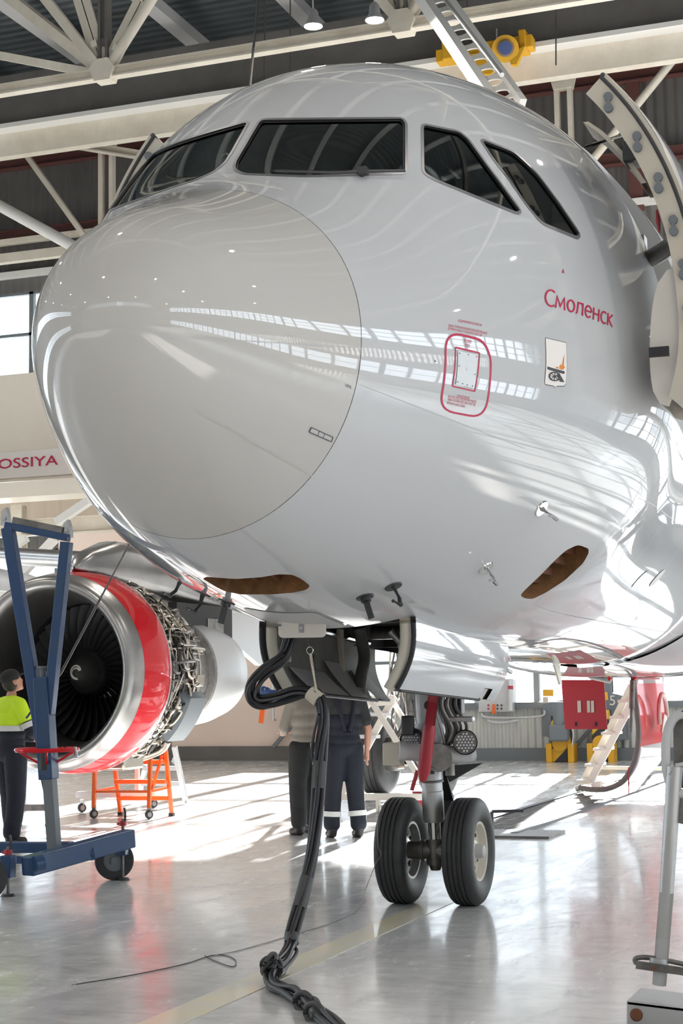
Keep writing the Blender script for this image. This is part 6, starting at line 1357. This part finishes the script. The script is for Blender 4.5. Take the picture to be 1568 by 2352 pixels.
def person(loc, heading, H, label, top, legs, jt, arms, cap=None, sleeves='long', extra=None):
    # local frame: +x forward, +y left; jt scales from a 1.80 m figure
    k = H / 1.80; root = thing('person', label, 'person', loc); root.rotation_euler = (0, 0, heading)
    V = lambda x, y, z: Vector((x * k, y * k, z * k)); body = MB()
    hipL, hipR = V(0, .095, .93), V(0, -.095, .93); st_ = jt
    knL, knR = V(.02 + st_['lf'] * .4, .12, .50), V(.02 + st_['rf'] * .4, -.12, .50); anL, anR = V(st_['lf'], .14, .09), V(st_['rf'], -.14, .09)
    shL, shR = V(-.01, .19, 1.44), V(-.01, -.19, 1.44)
    # torso
    body.sphere(V(0, 0, .98), .15 * k, 20, 12, (.85, 1.1, .9)); body.sphere(V(0, 0, 1.12), .135 * k, 20, 12, (.85, 1.1, 1)); body.sphere(V(.0, 0, 1.30), .155 * k, 20, 12, (.80, 1.12, 1.1)); caps(body, [shL, V(0, 0, 1.45), shR], [.062 * k, .075 * k, .062 * k])
    caps(body, [V(-.01, 0, 1.44), V(.005, 0, 1.55)], [.06 * k, .052 * k])
    for h, kn, an in ((hipL, knL, anL), (hipR, knR, anR)):
        caps(body, [h, (h + kn) / 2, kn, (kn * .6 + an * .4) + V(-.015, 0, 0), an], [.088 * k, .078 * k, .055 * k, .055 * k, .036 * k]); body.sphere(an + V(.07, 0, -.045), .05 * k, 14, 8, (2.0, .85, .7))
    # head with face
    hd = V(.02, 0, 1.68); ht = Matrix.Rotation(jt.get('turn', 0), 3, 'Z') @ Matrix.Rotation(-jt.get('tilt', 0), 3, 'Y')
    def HP(x, y, z): return hd + ht @ V(x, y, z)
    def hs(c, r, sc): # sphere in the head frame
        t = MB(); t.sphere((0, 0, 0), r * k, 18, 12, sc); body.add([HP(c[0], c[1], c[2]) + ht @ Vector(p) for p in t.v], t.f)
    hs((-.015, 0, .02), .092, (1.05, .84, 1.08)); hs((.03, 0, -.045), .068, (.9, .78, .95)); hs((.088, 0, -.012), .016, (1.1, .7, 1.7)); hs((.072, .032, .012), .017, (.6, 1, .7)); hs((.072, -.032, .012), .017, (.6, 1, .7)); hs((.066, 0, -.088), .026, (1, 1.1, .8))
    hs((.082, 0, -.052), .013, (.7, 1.9, .45)); hs((.068, 0, .035), .03, (.6, 1.8, .4)); hs((-.005, .082, -.01), .026, (.75, .35, 1.15)); hs((-.005, -.082, -.01), .026, (.75, .35, 1.15))
    hands = []
    for sgn, sh, (el, wr) in ((1, shL, arms[0]), (-1, shR, arms[1])):
        el, wr = V(*el), V(*wr); caps(body, [sh, (sh + el) / 2, el, (el + wr) / 2, wr], [.052 * k, .046 * k, .040 * k, .037 * k, .027 * k])
        d = (wr - el).normalized(); side = Vector((0, 0, 1)).cross(d); side = (side.normalized() if side.length > .2 else Vector((1, 0, 0)));
        if abs(d.z) > .8: side = Vector((1, 0, 0))
        nrm = d.cross(side).normalized(); pc = wr + d * .045 * k
        caps(body, [wr, pc, pc + d * .04 * k], [.027 * k, .030 * k, .030 * k]); body.box(pc + d * .02 * k, (.03, .03, .03))
        for q in range(4):
            b0 = pc + d * .045 * k + side * (.030 - .020 * q) * k; L = (.068, .075, .070, .055)[q] * k; cu = nrm * (-sgn) * .3
            b1 = b0 + (d + cu * .3).normalized() * L * .5; b2 = b1 + (d + cu * 1.2).normalized() * L * .3; b3 = b2 + (d + cu * 2.2).normalized() * L * .25; caps(body, [b0 - d * .02 * k, b0, b1, b2, b3], [.0095 * k] * 4 + [.0075 * k], 8)
        t0 = wr + d * .03 * k + side * .02 * k; caps(body, [t0, t0 + (d * .4 + side).normalized() * .035 * k, t0 + (d * .9 + side * .9).normalized() * .065 * k], [.012 * k, .011 * k, .009 * k], 8)
        hands.append((wr, pc, d))
    b = fuse(body, 'body', 'skin', root, .0075, 4)
    # trousers
    tb = MB(); tb.sphere(V(0, 0, .97), .165 * k, 20, 12, (.88, 1.12, .8))
    for h, kn, an in ((hipL, knL, anL), (hipR, knR, anR)): caps(tb, [h, (h + kn) / 2, kn, (kn + an) / 2, an + V(0, 0, .12), an + V(-.005, 0, .055)], [.125 * k, .114 * k, .098 * k, .093 * k, .090 * k, .092 * k])
    fuse(tb, 'trousers', legs, root, .012, 5)
    # boots
    for an in (anL, anR):
        mb = MB(); caps(mb, [an + V(-.02, 0, .02), an + V(-.02, 0, -.045), an + V(.07, 0, -.055), an + V(.14, 0, -.058)], [.062 * k, .050 * k, .050 * k, .042 * k]); fuse(mb, 'boot', 'boot', root, .01, 3)
    # shirt or jacket
    def garment(name, m, z0, z1, sl, ex=0.0):
        g = MB(); 
        for z, r, sy in ((.95, .16, 1.12), (1.04, .155, 1.12), (1.14, .155, 1.12), (1.25, .17, 1.14), (1.36, .165, 1.2), (1.42, .13, 1.5)):
            if z0 - .02 <= z <= z1 + .02: g.sphere(V(0, 0, z), (r + ex) * k, 20, 12, (.90, sy, .75))
        if z1 > 1.4: caps(g, [shL, V(0, 0, 1.46), shR], [(.072 + ex) * k, (.082 + ex) * k, (.072 + ex) * k])
        for sh, (el, wr) in ((shL, arms[0]), (shR, arms[1])):
            el, wr = V(*el), V(*wr)
            if sl == 'long': caps(g, [sh, (sh + el) / 2, el, (el + wr) / 2, wr - (wr - el).normalized() * .01], [.070 * k, .064 * k, .058 * k, .054 * k, .045 * k])
            elif sl == 'short': caps(g, [sh, (sh + el) / 2, sh.lerp(el, .72)], [.070 * k, .065 * k, .068 * k])
            elif sl == 'upper': caps(g, [sh, (sh + el) / 2], [(.071 + ex) * k, (.067 + ex) * k])
        return fuse(g, name, m, root, .012, 5)
    for (nm, m, z0, z1, sl, ex) in top: garment(nm, m, z0, z1, sl, ex)
    if cap:
        mb = MB(); t = MB(); t.sphere((0, 0, 0), .104 * k, 22, 14, (1.06, .88, .80)); mb.add([HP(-.02, 0, .055) + ht @ Vector(p) for p in t.v if True], t.f)
        if cap == 'cap': t2_ = MB(); t2_.sphere((0, 0, 0), .075 * k, 18, 8, (1.0, .85, .10)); mb.add([HP(.10, 0, .05) + ht @ Vector(p) for p in t2_.v], t2_.f)
        fuse(mb, 'cap' if cap == 'cap' else 'hair', 'dark_cloth' if cap == 'cap' else 'hair', root, .008, 3)
        t3 = MB(); t3.sphere((0, 0, 0), .096 * k, 18, 12, (.86, .86, .9)); mb = MB(); mb.add([HP(-.036, 0, -.012) + ht @ Vector(p) for p in t3.v], t3.f)
        if cap == 'cap': fuse(mb, 'hair', 'hair', root, .008, 3)
    if extra: extra(root, V, dict(hipL=hipL, hipR=hipR, knL=knL, knR=knR, anL=anL, anR=anR, shL=shL, shR=shR, hands=hands), k, arms)
    return root
def band(parent, p, d, r, w, name='reflective_band', m='reflect', sc=(1, 1)):
    MB().lathe([(-w / 2, r), (w / 2, r), (w / 2, r - .006), (-w / 2, r - .006), (-w / 2, r)], p, d, 28).build(name, m, parent, 40)
def ex_overall(root, V, J, k, arms):
    root_inv = root.location
    def loc(p): return p
    for a, b in ((J['knL'], J['anL']), (J['knR'], J['anR'])):
        p = a.lerp(b, .60); o = MB().lathe([(-.027, .101 * k), (.027, .101 * k), (.027, .07), (-.027, .07)], (0, 0, 0), (b - a), 28).build('reflective_band', 'reflect', None, 40); o.parent = root; o.location = p
    for s in (1, -1):
        o = MB().tube(bez([V(-.155, s * .02, 1.12), V(-.16, s * .05, 1.25), V(-.15, s * .075, 1.36), V(-.10, s * .10, 1.48), V(0, s * .11, 1.535)], 6), .02 * k, 8).build('shoulder_strap', 'navy', None, 60); o.parent = root
    g = MB(); wr, pc, d = J['hands'][0]; caps(g, [wr - d * .01, wr + d * .05 * k, wr + d * .10 * k, wr + d * .15 * k], [.036, .044, .042, .026]); fuse(g, 'glove', 'glove', root, .008, 3)
def ex_vis(root, V, J, k, arms):
    # hi-vis shoulders with reflective tape round the chest and both sleeves
    o = MB().lathe([(-.028, 1), (.028, 1), (.028, .97), (-.028, .97)], (0, 0, 0), (0, 0, 1), 40).build('reflective_band', 'reflect', None, 40); o.parent = root; o.location = V(0, 0, 1.20); o.scale = (.158 * k, .202 * k, 1)
    for sh, (el, wr) in ((J['shL'], arms[0]), (J['shR'], arms[1])):
        e = V(*el); o = MB().lathe([(-.028, .073 * k), (.028, .073 * k), (.028, .06), (-.028, .06)], (0, 0, 0), e - sh, 24).build('reflective_band', 'reflect', None, 40); o.parent = root; o.location = sh.lerp(e, .74)
def ex_belt(root, V, J, k, arms):
    o = MB().prism([V(-.172, .02, .93), V(-.172, .05, .93), V(-.165, .05, 1.00), V(-.165, .02, 1.00)], (-1, 0, 0), .008).build('fabric_tab', 'glove', None, 0); o.parent = root
away = math.atan2(.34, .93)
person((8.45, 5.60, 0), away - .85, 1.80, 'person in a cap and yellow hi-vis jacket over navy work clothes, standing at the engine', [('jacket', 'navy', .9, 1.50, 'long', 0), ('hi_vis_yoke', 'hivis', 1.22, 1.52, 'upper', .006)], 'navy',
       dict(lf=.10, rf=-.06, turn=-.25, tilt=.28), [((.08, .27, 1.16), (.34, .15, 1.08)), ((.08, -.27, 1.16), (.34, -.12, 1.06))], 'cap', extra=ex_vis)
person((10.25, 3.02, 0), away + .55, 1.76, 'person in a khaki shirt and black trousers, back turned, behind the cable bundle', [('shirt', 'grey_shirt', 1.0, 1.50, 'long', .006)], 'dark_cloth',
       dict(lf=-.05, rf=.12, turn=.1, tilt=-.1), [((.05, .26, 1.17), (.27, .14, 1.12)), ((.05, -.26, 1.17), (.27, -.10, 1.12))], 'hair', extra=ex_belt)
person((9.95, 2.48, 0), away + .25, 1.76, 'person in dark bib overalls and charcoal tee, back turned, right of the cable bundle', [('tee_shirt', 'black_tee', 1.0, 1.50, 'short', 0), ('overall_bib', 'navy', 1.04, 1.28, 'none', .010)], 'navy',
       dict(lf=.03, rf=-.03, turn=-.1, tilt=-.15), [((-.02, .27, 1.16), (.04, .29, .90)), ((-.02, -.27, 1.16), (.05, -.27, .91))], 'hair', extra=ex_overall)
